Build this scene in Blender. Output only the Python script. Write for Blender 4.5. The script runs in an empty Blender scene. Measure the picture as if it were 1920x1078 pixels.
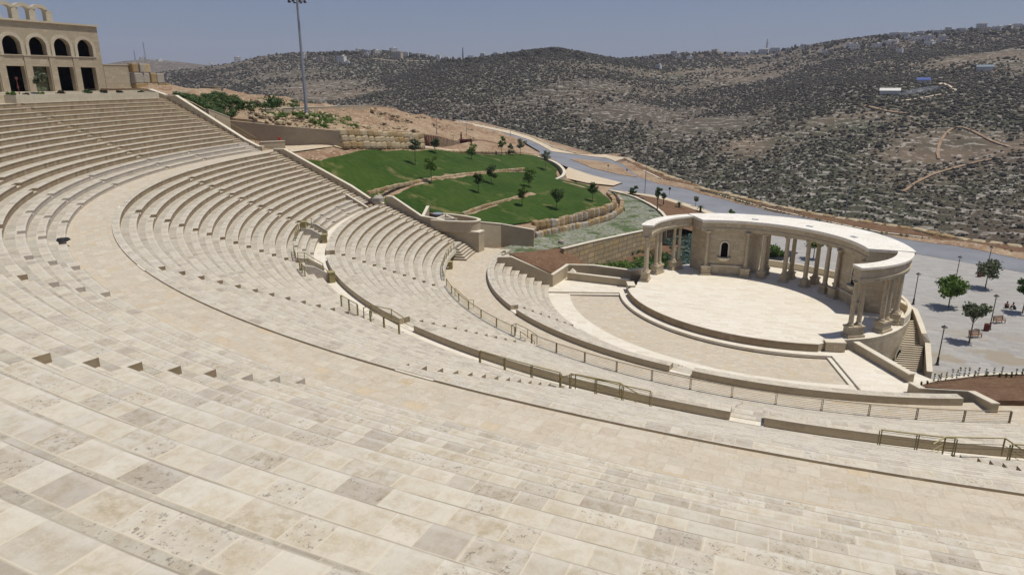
import bpy, bmesh, math, random
import numpy as np
from mathutils import Vector, Matrix, noise as mnoise
from mathutils.geometry import delaunay_2d_cdt
random.seed(7); RNG = np.random.default_rng(7)
R = math.radians
SC = bpy.context.scene
COL = SC.collection

# ------------------------------------------------------------------ camera
F_PX, PITCH, ROLL, YAW = 1273.31, R(16.789), R(-0.080), R(-22.075)
CAM = np.array([0.0, -90.143, 26.913])
fw = np.array([math.sin(YAW)*math.cos(PITCH), math.cos(YAW)*math.cos(PITCH), -math.sin(PITCH)])
rt0 = np.array([math.cos(YAW), -math.sin(YAW), 0.0]); up0 = np.cross(rt0, fw)
RT = math.cos(ROLL)*rt0 + math.sin(ROLL)*up0
UP = -math.sin(ROLL)*rt0 + math.cos(ROLL)*up0
cd = bpy.data.cameras.new("camera"); cam = bpy.data.objects.new("camera", cd); COL.objects.link(cam)
cam.matrix_world = Matrix(((RT[0], UP[0], -fw[0], CAM[0]), (RT[1], UP[1], -fw[1], CAM[1]), (RT[2], UP[2], -fw[2], CAM[2]), (0, 0, 0, 1)))
cd.sensor_width = 36.0; cd.lens = F_PX/1920*36.0; cd.clip_start = 0.2; cd.clip_end = 12000
SC.camera = cam
SC.render.resolution_x, SC.render.resolution_y = 1024, 574

# ------------------------------------------------------------------ light
SUN_EL = R(71.3); SUN_DIR = Vector((0.938*math.cos(SUN_EL), 0.348*math.cos(SUN_EL), math.sin(SUN_EL)))
w = bpy.data.worlds.new("World"); SC.world = w; w.use_nodes = True
nt = w.node_tree; bg = nt.nodes['Background']
sky = nt.nodes.new('ShaderNodeTexSky'); sky.sky_type = 'NISHITA'; sky.sun_disc = False
sky.sun_elevation = SUN_EL; sky.sun_rotation = math.atan2(SUN_DIR.x, SUN_DIR.y)
sky.altitude = 700; sky.air_density = 1.3; sky.dust_density = 0.6; sky.ozone_density = 2.5
hz = nt.nodes.new('ShaderNodeMix'); hz.data_type = 'RGBA'; hz.inputs[0].default_value = .7; hz.inputs[7].default_value = (2.08, 2.60, 4.55, 1)   # thin summer haze greys the blue
nt.links.new(sky.outputs[0], hz.inputs[6]); nt.links.new(hz.outputs[2], bg.inputs[0]); bg.inputs[1].default_value = 0.066
sd = bpy.data.lights.new("sun", 'SUN'); sd.energy = 3.7; sd.angle = R(0.53); sd.color = (1.0, 0.955, 0.88)
so = bpy.data.objects.new("sun", sd); COL.objects.link(so); so.rotation_euler = SUN_DIR.to_track_quat('Z', 'Y').to_euler(); so.location = (0, 0, 200)
SC.view_settings.view_transform = 'Standard'; SC.view_settings.look = 'None'
SC.view_settings.exposure = 0.13; SC.view_settings.gamma = 1.0; SC.view_settings.use_curve_mapping = False

# ------------------------------------------------------------------ survey helpers
def ray(u, v):
    d = fw + (u-960)/F_PX*RT - (v-539)/F_PX*UP
    return d
def P(u, v, z):
    d = ray(u, v); t = (z-CAM[2])/d[2]
    return CAM + t*d
def PD(u, v, depth):
    return CAM + ray(u, v)*depth
def pol(r, az, z=0.0):
    a = R(az); return (r*math.sin(a), -r*math.cos(a), z)
AX = R(-28.0); QP = np.array([math.cos(AX), math.sin(AX)]); QB = np.array([-math.sin(AX), math.cos(AX)])
def pb(p, b, z=0.0):
    w_ = p*QP + b*QB; return (w_[0], w_[1], z)

# ------------------------------------------------------------------ object helpers
def tag(o, label=None, cat=None, group=None, kind=None):
    if label: o['label'] = label
    if cat: o['category'] = cat
    if group: o['group'] = group
    if kind: o['kind'] = kind
    return o
def thing(name, label, cat, loc=(0, 0, 0), rz=0.0, group=None):
    o = bpy.data.objects.new(name, None); COL.objects.link(o); o.location = loc; o.rotation_euler = (0, 0, rz); o.empty_display_size = .3
    return tag(o, label, cat, group)
def copy_tree(o, parent=None):
    c = o.copy(); COL.objects.link(c); c.parent = parent
    for ch in list(o.children): copy_tree(ch, c)
    return c
class MB:
    """collects polygons with uv and material index"""
    def __init__(s): s.v = []; s.f = []; s.uv = []; s.m = []
    def face(s, pts, uv=None, m=0):
        b = len(s.v); s.v.extend([tuple(map(float, p)) for p in pts]); s.f.append(tuple(range(b, b+len(pts))))
        if uv is None:
            p0 = np.array(pts[0], float); n = np.zeros(3)
            for i in range(1, len(pts)-1): n = n+np.cross(np.array(pts[i])-p0, np.array(pts[i+1])-p0)
            n = n/(np.linalg.norm(n)+1e-12)
            if abs(n[2]) > .8: uv = [(p[0], p[1]) for p in pts]
            else:
                h = np.array([-n[1], n[0], 0]); h = h/(np.linalg.norm(h)+1e-12)
                uv = [(float(np.dot(h, p)), p[2]) for p in pts]
        s.uv.extend(uv); s.m.append(m)
    def box(s, c, size, rz=0.0, m=0, top=None):
        """c = centre of the base"""
        x, y, z = c; a, b, h = size[0]/2, size[1]/2, size[2]; ca, sa = math.cos(rz), math.sin(rz)
        t = top or 1.0
        def q(i, j, k):
            k2 = t if k else 1.0
            return (x+ca*i*a*k2-sa*j*b*k2, y+sa*i*a*k2+ca*j*b*k2, z+k*h)
        s.face([q(-1, -1, 0), q(1, -1, 0), q(1, -1, 1), q(-1, -1, 1)], m=m)
        s.face([q(1, -1, 0), q(1, 1, 0), q(1, 1, 1), q(1, -1, 1)], m=m)
        s.face([q(1, 1, 0), q(-1, 1, 0), q(-1, 1, 1), q(1, 1, 1)], m=m)
        s.face([q(-1, 1, 0), q(-1, -1, 0), q(-1, -1, 1), q(-1, 1, 1)], m=m)
        s.face([q(-1, -1, 1), q(1, -1, 1), q(1, 1, 1), q(-1, 1, 1)], m=m)
        s.face([q(-1, 1, 0), q(1, 1, 0), q(1, -1, 0), q(-1, -1, 0)], m=m)
    def tube(s, pts, rad, n=6, m=0, cap=True):
        pts = [Vector(p) for p in pts]; rads = rad if hasattr(rad, '__len__') else [rad]*len(pts); rings = []
        for i, p in enumerate(pts):
            d = (pts[min(i+1, len(pts)-1)]-pts[max(i-1, 0)]).normalized()
            a = d.orthogonal().normalized() if i == 0 else (rings_a - d*rings_a.dot(d)).normalized()
            rings_a = a; b = d.cross(a)
            rings.append([p+(a*math.cos(2*math.pi*k/n)+b*math.sin(2*math.pi*k/n))*rads[i] for k in range(n)])
        for i in range(len(rings)-1):
            for k in range(n):
                s.face([rings[i][k], rings[i][(k+1) % n], rings[i+1][(k+1) % n], rings[i+1][k]], m=m)
        if cap:
            s.face(rings[0][::-1], m=m); s.face(rings[-1], m=m)
    def lathe(s, prof, c=(0, 0, 0), n=12, m=0, sx=1.0, sy=1.0):
        for i in range(len(prof)-1):
            (r0, z0), (r1, z1) = prof[i], prof[i+1]
            for k in range(n):
                a, b = 2*math.pi*k/n, 2*math.pi*(k+1)/n
                q = [(c[0]+r0*math.cos(a)*sx, c[1]+r0*math.sin(a)*sy, c[2]+z0), (c[0]+r0*math.cos(b)*sx, c[1]+r0*math.sin(b)*sy, c[2]+z0),
                     (c[0]+r1*math.cos(b)*sx, c[1]+r1*math.sin(b)*sy, c[2]+z1), (c[0]+r1*math.cos(a)*sx, c[1]+r1*math.sin(a)*sy, c[2]+z1)]
                if r0 < 1e-4: q = [q[0], q[2], q[3]]
                elif r1 < 1e-4: q = q[:3]
                s.face(q, m=m)
    def prism(s, poly, z0, z1, m=0, mtop=None, bottom=True):
        """poly = list of (x,y); z0,z1 floats or lists"""
        n = len(poly); Z0 = z0 if hasattr(z0, '__len__') else [z0]*n; Z1 = z1 if hasattr(z1, '__len__') else [z1]*n
        ar = sum(poly[i][0]*poly[(i+1) % n][1]-poly[(i+1) % n][0]*poly[i][1] for i in range(n))
        idx = list(range(n)) if ar > 0 else list(range(n))[::-1]
        L = 0
        for k in range(n):
            i, j = idx[k], idx[(k+1) % n]
            d = math.dist(poly[i][:2], poly[j][:2])
            s.face([(poly[i][0], poly[i][1], Z0[i]), (poly[j][0], poly[j][1], Z0[j]), (poly[j][0], poly[j][1], Z1[j]), (poly[i][0], poly[i][1], Z1[i])],
                   uv=[(L, Z0[i]), (L+d, Z0[j]), (L+d, Z1[j]), (L, Z1[i])], m=m); L += d
        s.face([(poly[i][0], poly[i][1], Z1[i]) for i in idx], m=m if mtop is None else mtop)
        if bottom: s.face([(poly[i][0], poly[i][1], Z0[i]) for i in idx[::-1]], m=m)
    def strip_wall(s, left, right, zb, zt, m=0, mtop=None, closed=False):
        """wall between two polylines of equal length (xy); zb, zt lists"""
        n = len(left); zbl = zb if hasattr(zb, '__len__') else [zb]*n; ztl = zt if hasattr(zt, '__len__') else [zt]*n
        mt = m if mtop is None else mtop; L = 0
        rng = range(n if closed else n-1)
        for i in rng:
            j = (i+1) % n; d = math.dist(left[i][:2], left[j][:2])
            A, B, C, D = left[i], left[j], right[j], right[i]
            s.face([(B[0], B[1], zbl[j]), (A[0], A[1], zbl[i]), (A[0], A[1], ztl[i]), (B[0], B[1], ztl[j])], uv=[(L+d, zbl[j]), (L, zbl[i]), (L, ztl[i]), (L+d, ztl[j])], m=m)
            s.face([(D[0], D[1], zbl[i]), (C[0], C[1], zbl[j]), (C[0], C[1], ztl[j]), (D[0], D[1], ztl[i])], uv=[(L, zbl[i]), (L+d, zbl[j]), (L+d, ztl[j]), (L, ztl[i])], m=m)
            wv = math.dist(A[:2], D[:2])
            s.face([(A[0], A[1], ztl[i]), (D[0], D[1], ztl[i]), (C[0], C[1], ztl[j]), (B[0], B[1], ztl[j])], uv=[(L, 0), (L, wv), (L+d, wv), (L+d, 0)], m=mt)
            s.face([(A[0], A[1], zbl[i]), (B[0], B[1], zbl[j]), (C[0], C[1], zbl[j]), (D[0], D[1], zbl[i])], m=m)
            L += d
        if not closed:
            for i, sgn in ((0, 1), (n-1, -1)):
                A, D = left[i], right[i]
                q = [(A[0], A[1], zbl[i]), (D[0], D[1], zbl[i]), (D[0], D[1], ztl[i]), (A[0], A[1], ztl[i])]
                s.face(q if sgn > 0 else q[::-1], m=m)
    def build(s, name, mats, parent=None, smooth=False, merge=False):
        me = bpy.data.meshes.new(name); me.from_pydata(s.v, [], s.f)
        uvl = me.uv_layers.new(name='UVMap'); uvl.data.foreach_set('uv', np.array(s.uv, dtype=np.float32).ravel())
        mats = mats if isinstance(mats, (list, tuple)) else [mats]
        for m_ in mats: me.materials.append(m_)
        me.polygons.foreach_set('material_index', s.m)
        if merge:
            bm = bmesh.new(); bm.from_mesh(me); bmesh.ops.remove_doubles(bm, verts=bm.verts, dist=1e-4); bm.to_mesh(me); bm.free()
        if smooth: me.polygons.foreach_set('use_smooth', [True]*len(me.polygons))
        me.update()
        o = bpy.data.objects.new(name, me); COL.objects.link(o); o.parent = parent
        return o
def offset_line(pts, d):
    """offset a polyline to its left by d"""
    pts = [np.array(p[:2], float) for p in pts]; out = []
    for i, p in enumerate(pts):
        a = pts[max(i-1, 0)]; b = pts[min(i+1, len(pts)-1)]; t = (b-a)/(np.linalg.norm(b-a)+1e-9)
        out.append(p+d*np.array([-t[1], t[0]]))
    return out
def resample(pts, step):
    """pts with any number of coords, resample by xy length"""
    pts = [np.array(p, float) for p in pts]; out = [pts[0]]
    for a, b in zip(pts[:-1], pts[1:]):
        n = max(1, int(math.dist(a[:2], b[:2])/step))
        for k in range(1, n+1): out.append(a+(b-a)*k/n)
    return out
def smoothline(pts, it=2):
    pts = [np.array(p, float) for p in pts]
    for _ in range(it):
        q = [pts[0]]
        for a, b in zip(pts[:-1], pts[1:]): q += [a*.75+b*.25, a*.25+b*.75]
        q.append(pts[-1]); pts = q
    return pts

# ------------------------------------------------------------------ materials
class NT:
    def __init__(s, name):
        s.mat = bpy.data.materials.new(name); s.mat.use_nodes = True; s.t = s.mat.node_tree; s.t.nodes.clear()
        s.out = s.t.nodes.new('ShaderNodeOutputMaterial'); s.b = s.t.nodes.new('ShaderNodeBsdfPrincipled'); s.t.links.new(s.b.outputs[0], s.out.inputs[0])
    def n(s, ty, ins=None, **kw):
        nd = s.t.nodes.new('ShaderNode'+ty)
        for k, v in kw.items(): setattr(nd, k, v)
        for k, v in (ins or {}).items():
            sock = nd.inputs[k]
            if isinstance(v, bpy.types.NodeSocket): s.t.links.new(v, sock)
            else: sock.default_value = v
        return nd
    def math(s, op, a, b=0.0, c=None):
        nd = s.n('Math', {0: a, 1: b}, operation=op)
        if c is not None: nd.inputs[2].default_value = c
        return nd.outputs[0]
    def mix(s, f, a, b, bt='MIX'):
        nd = s.t.nodes.new('ShaderNodeMix'); nd.data_type = 'RGBA'; nd.blend_type = bt
        for i, v in ((0, f), (6, a), (7, b)):
            if isinstance(v, bpy.types.NodeSocket): s.t.links.new(v, nd.inputs[i])
            else: nd.inputs[i].default_value = (*v, 1) if (i and len(v) == 3) else v
        return nd.outputs[2]
    def ramp(s, f, stops, interp='LINEAR'):
        nd = s.n('ValToRGB', {0: f}); cr = nd.color_ramp; cr.interpolation = interp
        while len(cr.elements) < len(stops): cr.elements.new(.5)
        for e, (p_, c_) in zip(cr.elements, stops): e.position = p_; e.color = (*c_, 1) if hasattr(c_, '__len__') else (c_, c_, c_, 1)
        return nd.outputs[0]
    def uv(s): return s.n('UVMap').outputs[0]
    def pos(s): return s.n('NewGeometry').outputs['Position']
    def scale(s, vec, x, y, z=1.0, off=(0, 0, 0)): return s.n('Mapping', {'Vector': vec, 'Scale': (x, y, z), 'Location': off}).outputs[0]
    def noise(s, vec, sc, det=3, rough=.55): return s.n('TexNoise', {'Vector': vec, 'Scale': sc, 'Detail': det, 'Roughness': rough}).outputs[0]
    def done(s, col, rough=.8, bump=None, bs=.3, bd=.02, spec=.3, metal=0.0):
        for k, v in (('Base Color', col), ('Roughness', rough), ('Specular IOR Level', spec), ('Metallic', metal)):
            if isinstance(v, bpy.types.NodeSocket): s.t.links.new(v, s.b.inputs[k])
            else: s.b.inputs[k].default_value = (*v, 1) if hasattr(v, '__len__') and len(v) == 3 else v
        if bump is not None:
            bn = s.n('Bump', {'Height': bump, 'Strength': bs, 'Distance': bd}); s.t.links.new(bn.outputs[0], s.b.inputs['Normal'])
        return s.mat
def slab_mat(name, ramp_stops, w=.6, h=.5, joint=(.50, .44, .34), jw=.012, mott=.5, pits=0.0, rough=.72, objrand=True, tintscale=.08, veins=.35, jmix=.6, edge=0.0, band=0.0):
    """stone slabs laid in courses of the UV map (metres): one random stone colour per slab, mottling, veins, pits, fine joints"""
    t = NT(name); uv = t.uv()
    if objrand:
        oi = t.n('ObjectInfo').outputs['Random']
        comb = t.n('CombineXYZ', {0: t.math('MULTIPLY', oi, 37.0), 1: 0.0}).outputs[0]
        uv2 = t.n('VectorMath', {0: uv, 1: comb}, operation='ADD').outputs[0]
    else: uv2 = uv
    sep = t.n('SeparateXYZ', {0: uv2}); U, V = sep.outputs[0], sep.outputs[1]
    row = t.math('FLOOR', t.math('DIVIDE', V, h))
    wn = t.n('TexWhiteNoise', {'W': row}, noise_dimensions='1D').outputs[0]
    Us = t.math('ADD', t.math('DIVIDE', U, w), t.math('MULTIPLY', wn, 7.3))
    # uneven slab lengths
    Us = t.math('ADD', Us, t.math('MULTIPLY', t.math('SINE', t.math('MULTIPLY', Us, 2.4)), .16))
    cu = t.math('FLOOR', Us)
    idv = t.n('CombineXYZ', {0: cu, 1: row, 2: 0.0}).outputs[0]
    rnd = t.n('TexWhiteNoise', {'Vector': idv}, noise_dimensions='3D')
    rv, rc = rnd.outputs[0], rnd.outputs[1]
    base = t.ramp(rv, ramp_stops)
    wpos = t.pos()
    offs = t.n('VectorMath', {0: rc, 1: (9, 9, 9)}, operation='MULTIPLY').outputs[0]
    lp = t.n('VectorMath', {0: wpos, 1: offs}, operation='ADD').outputs[0]
    m1 = t.noise(lp, 3.2, 5, .68)
    col = t.mix(t.ramp(m1, [(.40, 0), (.66, mott)]), base, t.mix(1.0, base, (.80, .73, .62), 'MULTIPLY'))
    sel2 = t.ramp(t.n('SeparateXYZ', {0: rc}).outputs[2], [(.80, 0), (.84, 1)]); m4 = t.noise(t.scale(lp, 1, 1, 1), 5.5, 4, .6)
    col = t.mix(t.math('MULTIPLY', t.math('MULTIPLY', sel2, t.ramp(m4, [(.48, 0), (.58, .65)])), mott), col, t.mix(1.0, base, (.66, .585, .47), 'MULTIPLY'))
    m2 = t.noise(t.scale(lp, 1, 1, 1), 9.0, 3, .7)
    col = t.mix(t.ramp(m2, [(.50, 0), (.56, veins), (.62, 0)]), col, t.mix(1.0, base, (1.16, 1.13, 1.07), 'MULTIPLY'))
    if pits:
        m3 = t.noise(t.scale(lp, 1, 1, 1), 13.0, 4, .75)
        sel = t.ramp(t.n('SeparateXYZ', {0: rc}).outputs[1], [(.66, 0), (.70, 1)])
        pm = t.math('MULTIPLY', t.ramp(m3, [(.57, 0), (.62, pits)]), sel)
        col = t.mix(pm, col, (.20, .165, .13))
    big = t.noise(wpos, tintscale, 3, .5)
    col = t.mix(t.ramp(big, [(.3, 0), (.7, .35)]), col, t.mix(1.0, col, (.93, .90, .83), 'MULTIPLY'))
    fu = t.math('FRACT', Us); fv = t.math('FRACT', t.math('DIVIDE', V, h))
    du = t.math('MULTIPLY', t.math('MINIMUM', fu, t.math('SUBTRACT', 1.0, fu)), w)
    dv = t.math('MULTIPLY', t.math('MINIMUM', fv, t.math('SUBTRACT', 1.0, fv)), h)
    dj = t.math('MINIMUM', du, dv)
    jm = t.ramp(dj, [(0, jmix), (jw, jmix), (min(jw*1.6, 1), 0)])
    col = t.mix(jm, col, joint)
    if band:   # the back course of every tread is laid in a greyer stone than the seat course
        vb_ = t.n('SeparateXYZ', {0: uv}).outputs[1]; col = t.mix(t.math('MULTIPLY', t.ramp(vb_, [(.515, 0), (.525, 1)]), band), col, t.mix(1.0, col, (.83, .835, .84), 'MULTIPLY'))
        col = t.mix(t.ramp(vb_, [(.04, .28), (.10, .24), (.15, 0)]), col, (.64, .60, .52))
    if edge:  # dark line along the nosing: shade of its undercut painted into the colour
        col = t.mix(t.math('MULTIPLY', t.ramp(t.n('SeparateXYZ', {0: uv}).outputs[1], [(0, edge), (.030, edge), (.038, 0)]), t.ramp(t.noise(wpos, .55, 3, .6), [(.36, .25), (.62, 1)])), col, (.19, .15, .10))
    bh = t.math('ADD', t.math('MULTIPLY', m2, .4), t.math('MULTIPLY', t.ramp(dj, [(0, 0), (jw*1.6, 1)]), .6))
    return t.done(col, rough, bump=bh, bs=.25, bd=.01, spec=.35)
M = {}
CR = [(.0, (.575, .53, .435)), (.2, (.53, .48, .385)), (.4, (.54, .505, .425)), (.55, (.465, .42, .345)), (.72, (.57, .53, .445)), (.88, (.455, .415, .35)), (.95, (.40, .355, .29)), (1, (.61, .565, .475))]
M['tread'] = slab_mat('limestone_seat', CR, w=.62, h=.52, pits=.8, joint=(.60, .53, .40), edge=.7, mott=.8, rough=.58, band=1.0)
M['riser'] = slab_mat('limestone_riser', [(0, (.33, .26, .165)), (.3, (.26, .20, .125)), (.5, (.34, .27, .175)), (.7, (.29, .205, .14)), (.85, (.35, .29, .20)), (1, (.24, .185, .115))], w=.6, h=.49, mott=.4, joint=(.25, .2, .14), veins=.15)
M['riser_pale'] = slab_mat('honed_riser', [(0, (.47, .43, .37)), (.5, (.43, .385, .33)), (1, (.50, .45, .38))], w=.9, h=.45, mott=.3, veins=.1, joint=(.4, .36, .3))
M['walk'] = slab_mat('diazoma_paving', [(0, (.53, .47, .37)), (.3, (.49, .43, .335)), (.55, (.55, .495, .40)), (.8, (.48, .43, .345)), (.96, (.53, .44, .31)), (1, (.46, .415, .34))], w=.7, h=.42, mott=.5, pits=.35, joint=(.40, .33, .24), jmix=.35)
M['stage'] = slab_mat('stage_paving', [(0, (.70, .65, .55)), (.4, (.66, .60, .49)), (.7, (.71, .67, .58)), (1, (.61, .55, .44))], w=1.1, h=.45, mott=.3, joint=(.6, .54, .43), jmix=.3, objrand=False)
M['ashlar'] = slab_mat('dressed_ashlar', [(0, (.50, .43, .31)), (.35, (.44, .37, .265)), (.7, (.54, .475, .36)), (1, (.39, .33, .235))], w=.9, h=.4, mott=.55, joint=(.30, .25, .17), veins=.2, objrand=False, jmix=.6)
M['coping'] = slab_mat('coping_stone', [(0, (.66, .60, .48)), (.5, (.62, .56, .44)), (1, (.69, .64, .54))], w=1.0, h=2.0, mott=.25, joint=(.5, .44, .34), veins=.1, objrand=False)
M['roofstone'] = slab_mat('white_roof_slab', [(0, (.80, .78, .72)), (.5, (.77, .74, .67)), (1, (.82, .80, .75))], w=1.4, h=1.2, mott=.7, joint=(.55, .51, .44), veins=.2, objrand=False, jmix=.6)
M['facade'] = slab_mat('facade_stone', [(0, (.40, .345, .25)), (.5, (.36, .305, .22)), (1, (.44, .38, .28))], w=.9, h=.35, mott=.35, joint=(.25, .21, .15), objrand=False)
M['facade_pale'] = slab_mat('facade_trim_stone', [(0, (.45, .40, .30)), (1, (.50, .45, .35))], w=.8, h=.5, mott=.2, joint=(.36, .3, .22), objrand=False)
M['rough'] = slab_mat('rough_retaining_stone', [(0, (.55, .42, .22)), (.3, (.48, .37, .21)), (.6, (.42, .35, .24)), (.8, (.58, .46, .27)), (1, (.38, .33, .25))], w=1.5, h=.85, mott=.8, joint=(.14, .11, .07), jw=.04, objrand=False, jmix=.9, rough=.9)
M['rubble'] = slab_mat('rubble_stone', [(0, (.46, .38, .25)), (.4, (.36, .30, .21)), (.7, (.50, .43, .31)), (1, (.28, .24, .18))], w=.38, h=.26, mott=.8, joint=(.17, .14, .09), jw=.02, objrand=False, jmix=.8, rough=.9)
M['concrete'] = slab_mat('plain_limestone_wall', [(0, (.42, .35, .245)), (.5, (.45, .38, .27)), (1, (.40, .34, .245))], w=1.2, h=.6, mott=.4, joint=(.36, .3, .22), jmix=.2, objrand=False, veins=.1)
M['plaza_plain'] = slab_mat('plaza_paving', [(0, (.31, .30, .285)), (.4, (.35, .34, .32)), (.7, (.29, .28, .27)), (1, (.38, .365, .34))], w=1.2, h=.6, mott=.4, joint=(.34, .32, .29), jmix=.3, objrand=False, tintscale=.05)
def plaza_mat():
    m = M['plaza_plain'].copy(); m.name = 'stained_plaza_paving'; t = m.node_tree; bs = [n for n in t.nodes if n.type == 'BSDF_PRINCIPLED'][0]; src = bs.inputs['Base Color'].links[0].from_socket
    g = t.nodes.new('ShaderNodeNewGeometry'); nz = t.nodes.new('ShaderNodeTexNoise'); nz.inputs['Scale'].default_value = .13; nz.inputs['Detail'].default_value = 5; nz.inputs['Roughness'].default_value = .62; t.links.new(g.outputs['Position'], nz.inputs['Vector'])
    r = t.nodes.new('ShaderNodeValToRGB'); r.color_ramp.elements[0].position = .50; r.color_ramp.elements[1].position = .56; r.color_ramp.elements[0].color = (0, 0, 0, 1); r.color_ramp.elements[1].color = (.8, .8, .8, 1); t.links.new(nz.outputs[0], r.inputs[0])
    d = t.nodes.new('ShaderNodeVectorMath'); d.operation = 'DISTANCE'; d.inputs[1].default_value = (26, -9, -3); t.links.new(g.outputs['Position'], d.inputs[0])
    mr = t.nodes.new('ShaderNodeMapRange'); mr.inputs[1].default_value = 9; mr.inputs[2].default_value = 17; mr.inputs[3].default_value = 1; mr.inputs[4].default_value = 0.1; t.links.new(d.outputs['Value'], mr.inputs[0])
    mu = t.nodes.new('ShaderNodeMath'); mu.operation = 'MULTIPLY'; mu.use_clamp = True; t.links.new(r.outputs[0], mu.inputs[0]); t.links.new(mr.outputs[0], mu.inputs[1])
    mx = t.nodes.new('ShaderNodeMix'); mx.data_type = 'RGBA'; mx.inputs[7].default_value = (.27, .225, .155, 1); t.links.new(mu.outputs[0], mx.inputs[0]); t.links.new(src, mx.inputs[6]); t.links.new(mx.outputs[2], bs.inputs['Base Color']); return m
M['plaza'] = plaza_mat()
def simple(name, c1, c2, sc=2.0, rough=.8, metal=0.0, spec=.3, bump=0.0, det=4):
    t = NT(name); nz = t.noise(t.pos(), sc, det, .6); col = t.mix(t.ramp(nz, [(.35, 0), (.65, 1)]), c1, c2)
    return t.done(col, rough, bump=nz if bump else None, bs=bump, bd=.03, metal=metal, spec=spec)
M['brass'] = simple('brass_paint', (.29, .24, .10), (.35, .29, .13), 6, .55, 0.1, .4)
M['bronze'] = simple('bronze_post', (.24, .18, .11), (.29, .22, .14), 6, .5, .1, .4)
M['blackmetal'] = simple('black_iron', (.02, .02, .022), (.035, .034, .035), 5, .45, .4)
M['greymetal'] = simple('galvanised_steel', (.27, .29, .33), (.33, .35, .39), 3, .5, .3)
M['white'] = simple('white_painted', (.7, .69, .65), (.76, .75, .71), 3, .6)
M['black'] = simple('black_cloth', (.012, .012, .013), (.03, .03, .03), 9, .9)
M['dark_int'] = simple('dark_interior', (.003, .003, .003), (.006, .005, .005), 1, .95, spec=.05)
M['wood'] = simple('brown_timber', (.17, .075, .03), (.24, .11, .05), 3, .6)
M['reddark'] = simple('dark_red_wood', (.12, .03, .022), (.17, .05, .035), 5, .6)
M['red'] = simple('red_paint', (.5, .03, .02), (.42, .03, .03), 5, .4)
M['trunk'] = simple('bark', (.13, .10, .07), (.20, .16, .12), 12, .9, bump=.5)
def leafmat(name, c1, c2, c3):
    t = NT(name); gi = t.n('NewGeometry').outputs['Random Per Island']
    col = t.ramp(gi, [(0, c1), (.5, c2), (1, c3)]); m = t.done(col, .6, spec=.25)
    try: t.b.inputs['Subsurface Weight'].default_value = 0.0
    except Exception: pass
    tr = t.t.nodes.new('ShaderNodeBsdfTranslucent'); mx = t.t.nodes.new('ShaderNodeMixShader'); mx.inputs[0].default_value = .3
    t.t.links.new(col, tr.inputs[0]); t.t.links.new(t.b.outputs[0], mx.inputs[1]); t.t.links.new(tr.outputs[0], mx.inputs[2]); t.t.links.new(mx.outputs[0], t.out.inputs[0])
    return m
M['leaf_dark'] = leafmat('dark_foliage', (.035, .065, .018), (.06, .105, .028), (.09, .14, .04))
M['leaf_mid'] = leafmat('green_foliage', (.06, .11, .02), (.10, .17, .03), (.15, .22, .045))
M['leaf_olive'] = leafmat('olive_foliage', (.07, .09, .045), (.12, .14, .075), (.18, .20, .12))
M['leaf_scrub'] = leafmat('scrub_foliage', (.044, .040, .024), (.064, .056, .034), (.090, .076, .048))
M['leaf_agave'] = leafmat('blue_green_foliage', (.07, .12, .10), (.11, .17, .14), (.16, .22, .18))
def grass_mat():
    t = NT('lawn_grass'); p = t.pos()
    a = t.noise(p, .09, 4, .6); b = t.noise(p, .9, 5, .7); c = t.noise(p, 9, 3, .7)
    col = t.mix(t.ramp(a, [(.35, 0), (.65, 1)]), (.017, .046, .005), (.037, .070, .010))
    col = t.mix(t.ramp(b, [(.4, 0), (.75, .35)]), col, (.125, .15, .045))
    col = t.mix(t.ramp(c, [(.4, 0), (.7, .5)]), col, (.03, .06, .010))
    d = t.noise(p, .16, 3, .7); col = t.mix(t.ramp(d, [(.60, 0), (.72, .6)]), col, (.22, .18, .08))
    return t.done(col, .9, bump=c, bs=.6, bd=.08, spec=.1)
M['grass'] = grass_mat()
def dirt_mat(name, c1, c2, c3, rocks=.25, sc=.15):
    t = NT(name); p = t.pos(); a = t.noise(p, sc, 5, .6); b = t.noise(p, sc*8, 5, .7)
    col = t.mix(t.ramp(a, [(.38, 0), (.62, 1)]), c1, c2); col = t.mix(t.ramp(b, [(.45, 0), (.7, .7)]), col, c3)
    vo = t.n('TexVoronoi', {'Vector': p, 'Scale': 1.1}); sel = t.ramp(vo.outputs[0], [(.12, rocks), (.22, 0)])
    col = t.mix(sel, col, (.55, .49, .38))
    return t.done(col, .95, bump=b, bs=.7, bd=.25, spec=.1)
M['dirt'] = dirt_mat('bare_earth', (.21, .125, .075), (.33, .235, .15), (.37, .30, .21), .9, .10)
M['dirt_scrub'] = dirt_mat('dry_ground', (.27, .20, .12), (.34, .27, .17), (.16, .16, .08), .7)
M['soil'] = dirt_mat('red_brown_soil', (.125, .068, .038), (.17, .100, .060), (.23, .15, .095), .15, .5)
M['sand'] = dirt_mat('pale_sandy_verge', (.52, .43, .31), (.58, .49, .36), (.46, .36, .24), .2, .3)
def asphalt():
    t = NT('road_asphalt'); p = t.pos(); a = t.noise(p, .12, 4, .6); b = t.noise(p, 4, 4, .7)
    col = t.mix(t.ramp(a, [(.35, 0), (.65, 1)]), (.165, .17, .185), (.215, .22, .235)); col = t.mix(t.ramp(b, [(.4, 0), (.7, .25)]), col, (.26, .26, .27))
    return t.done(col, .85, spec=.2)
M['road'] = asphalt()
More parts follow.
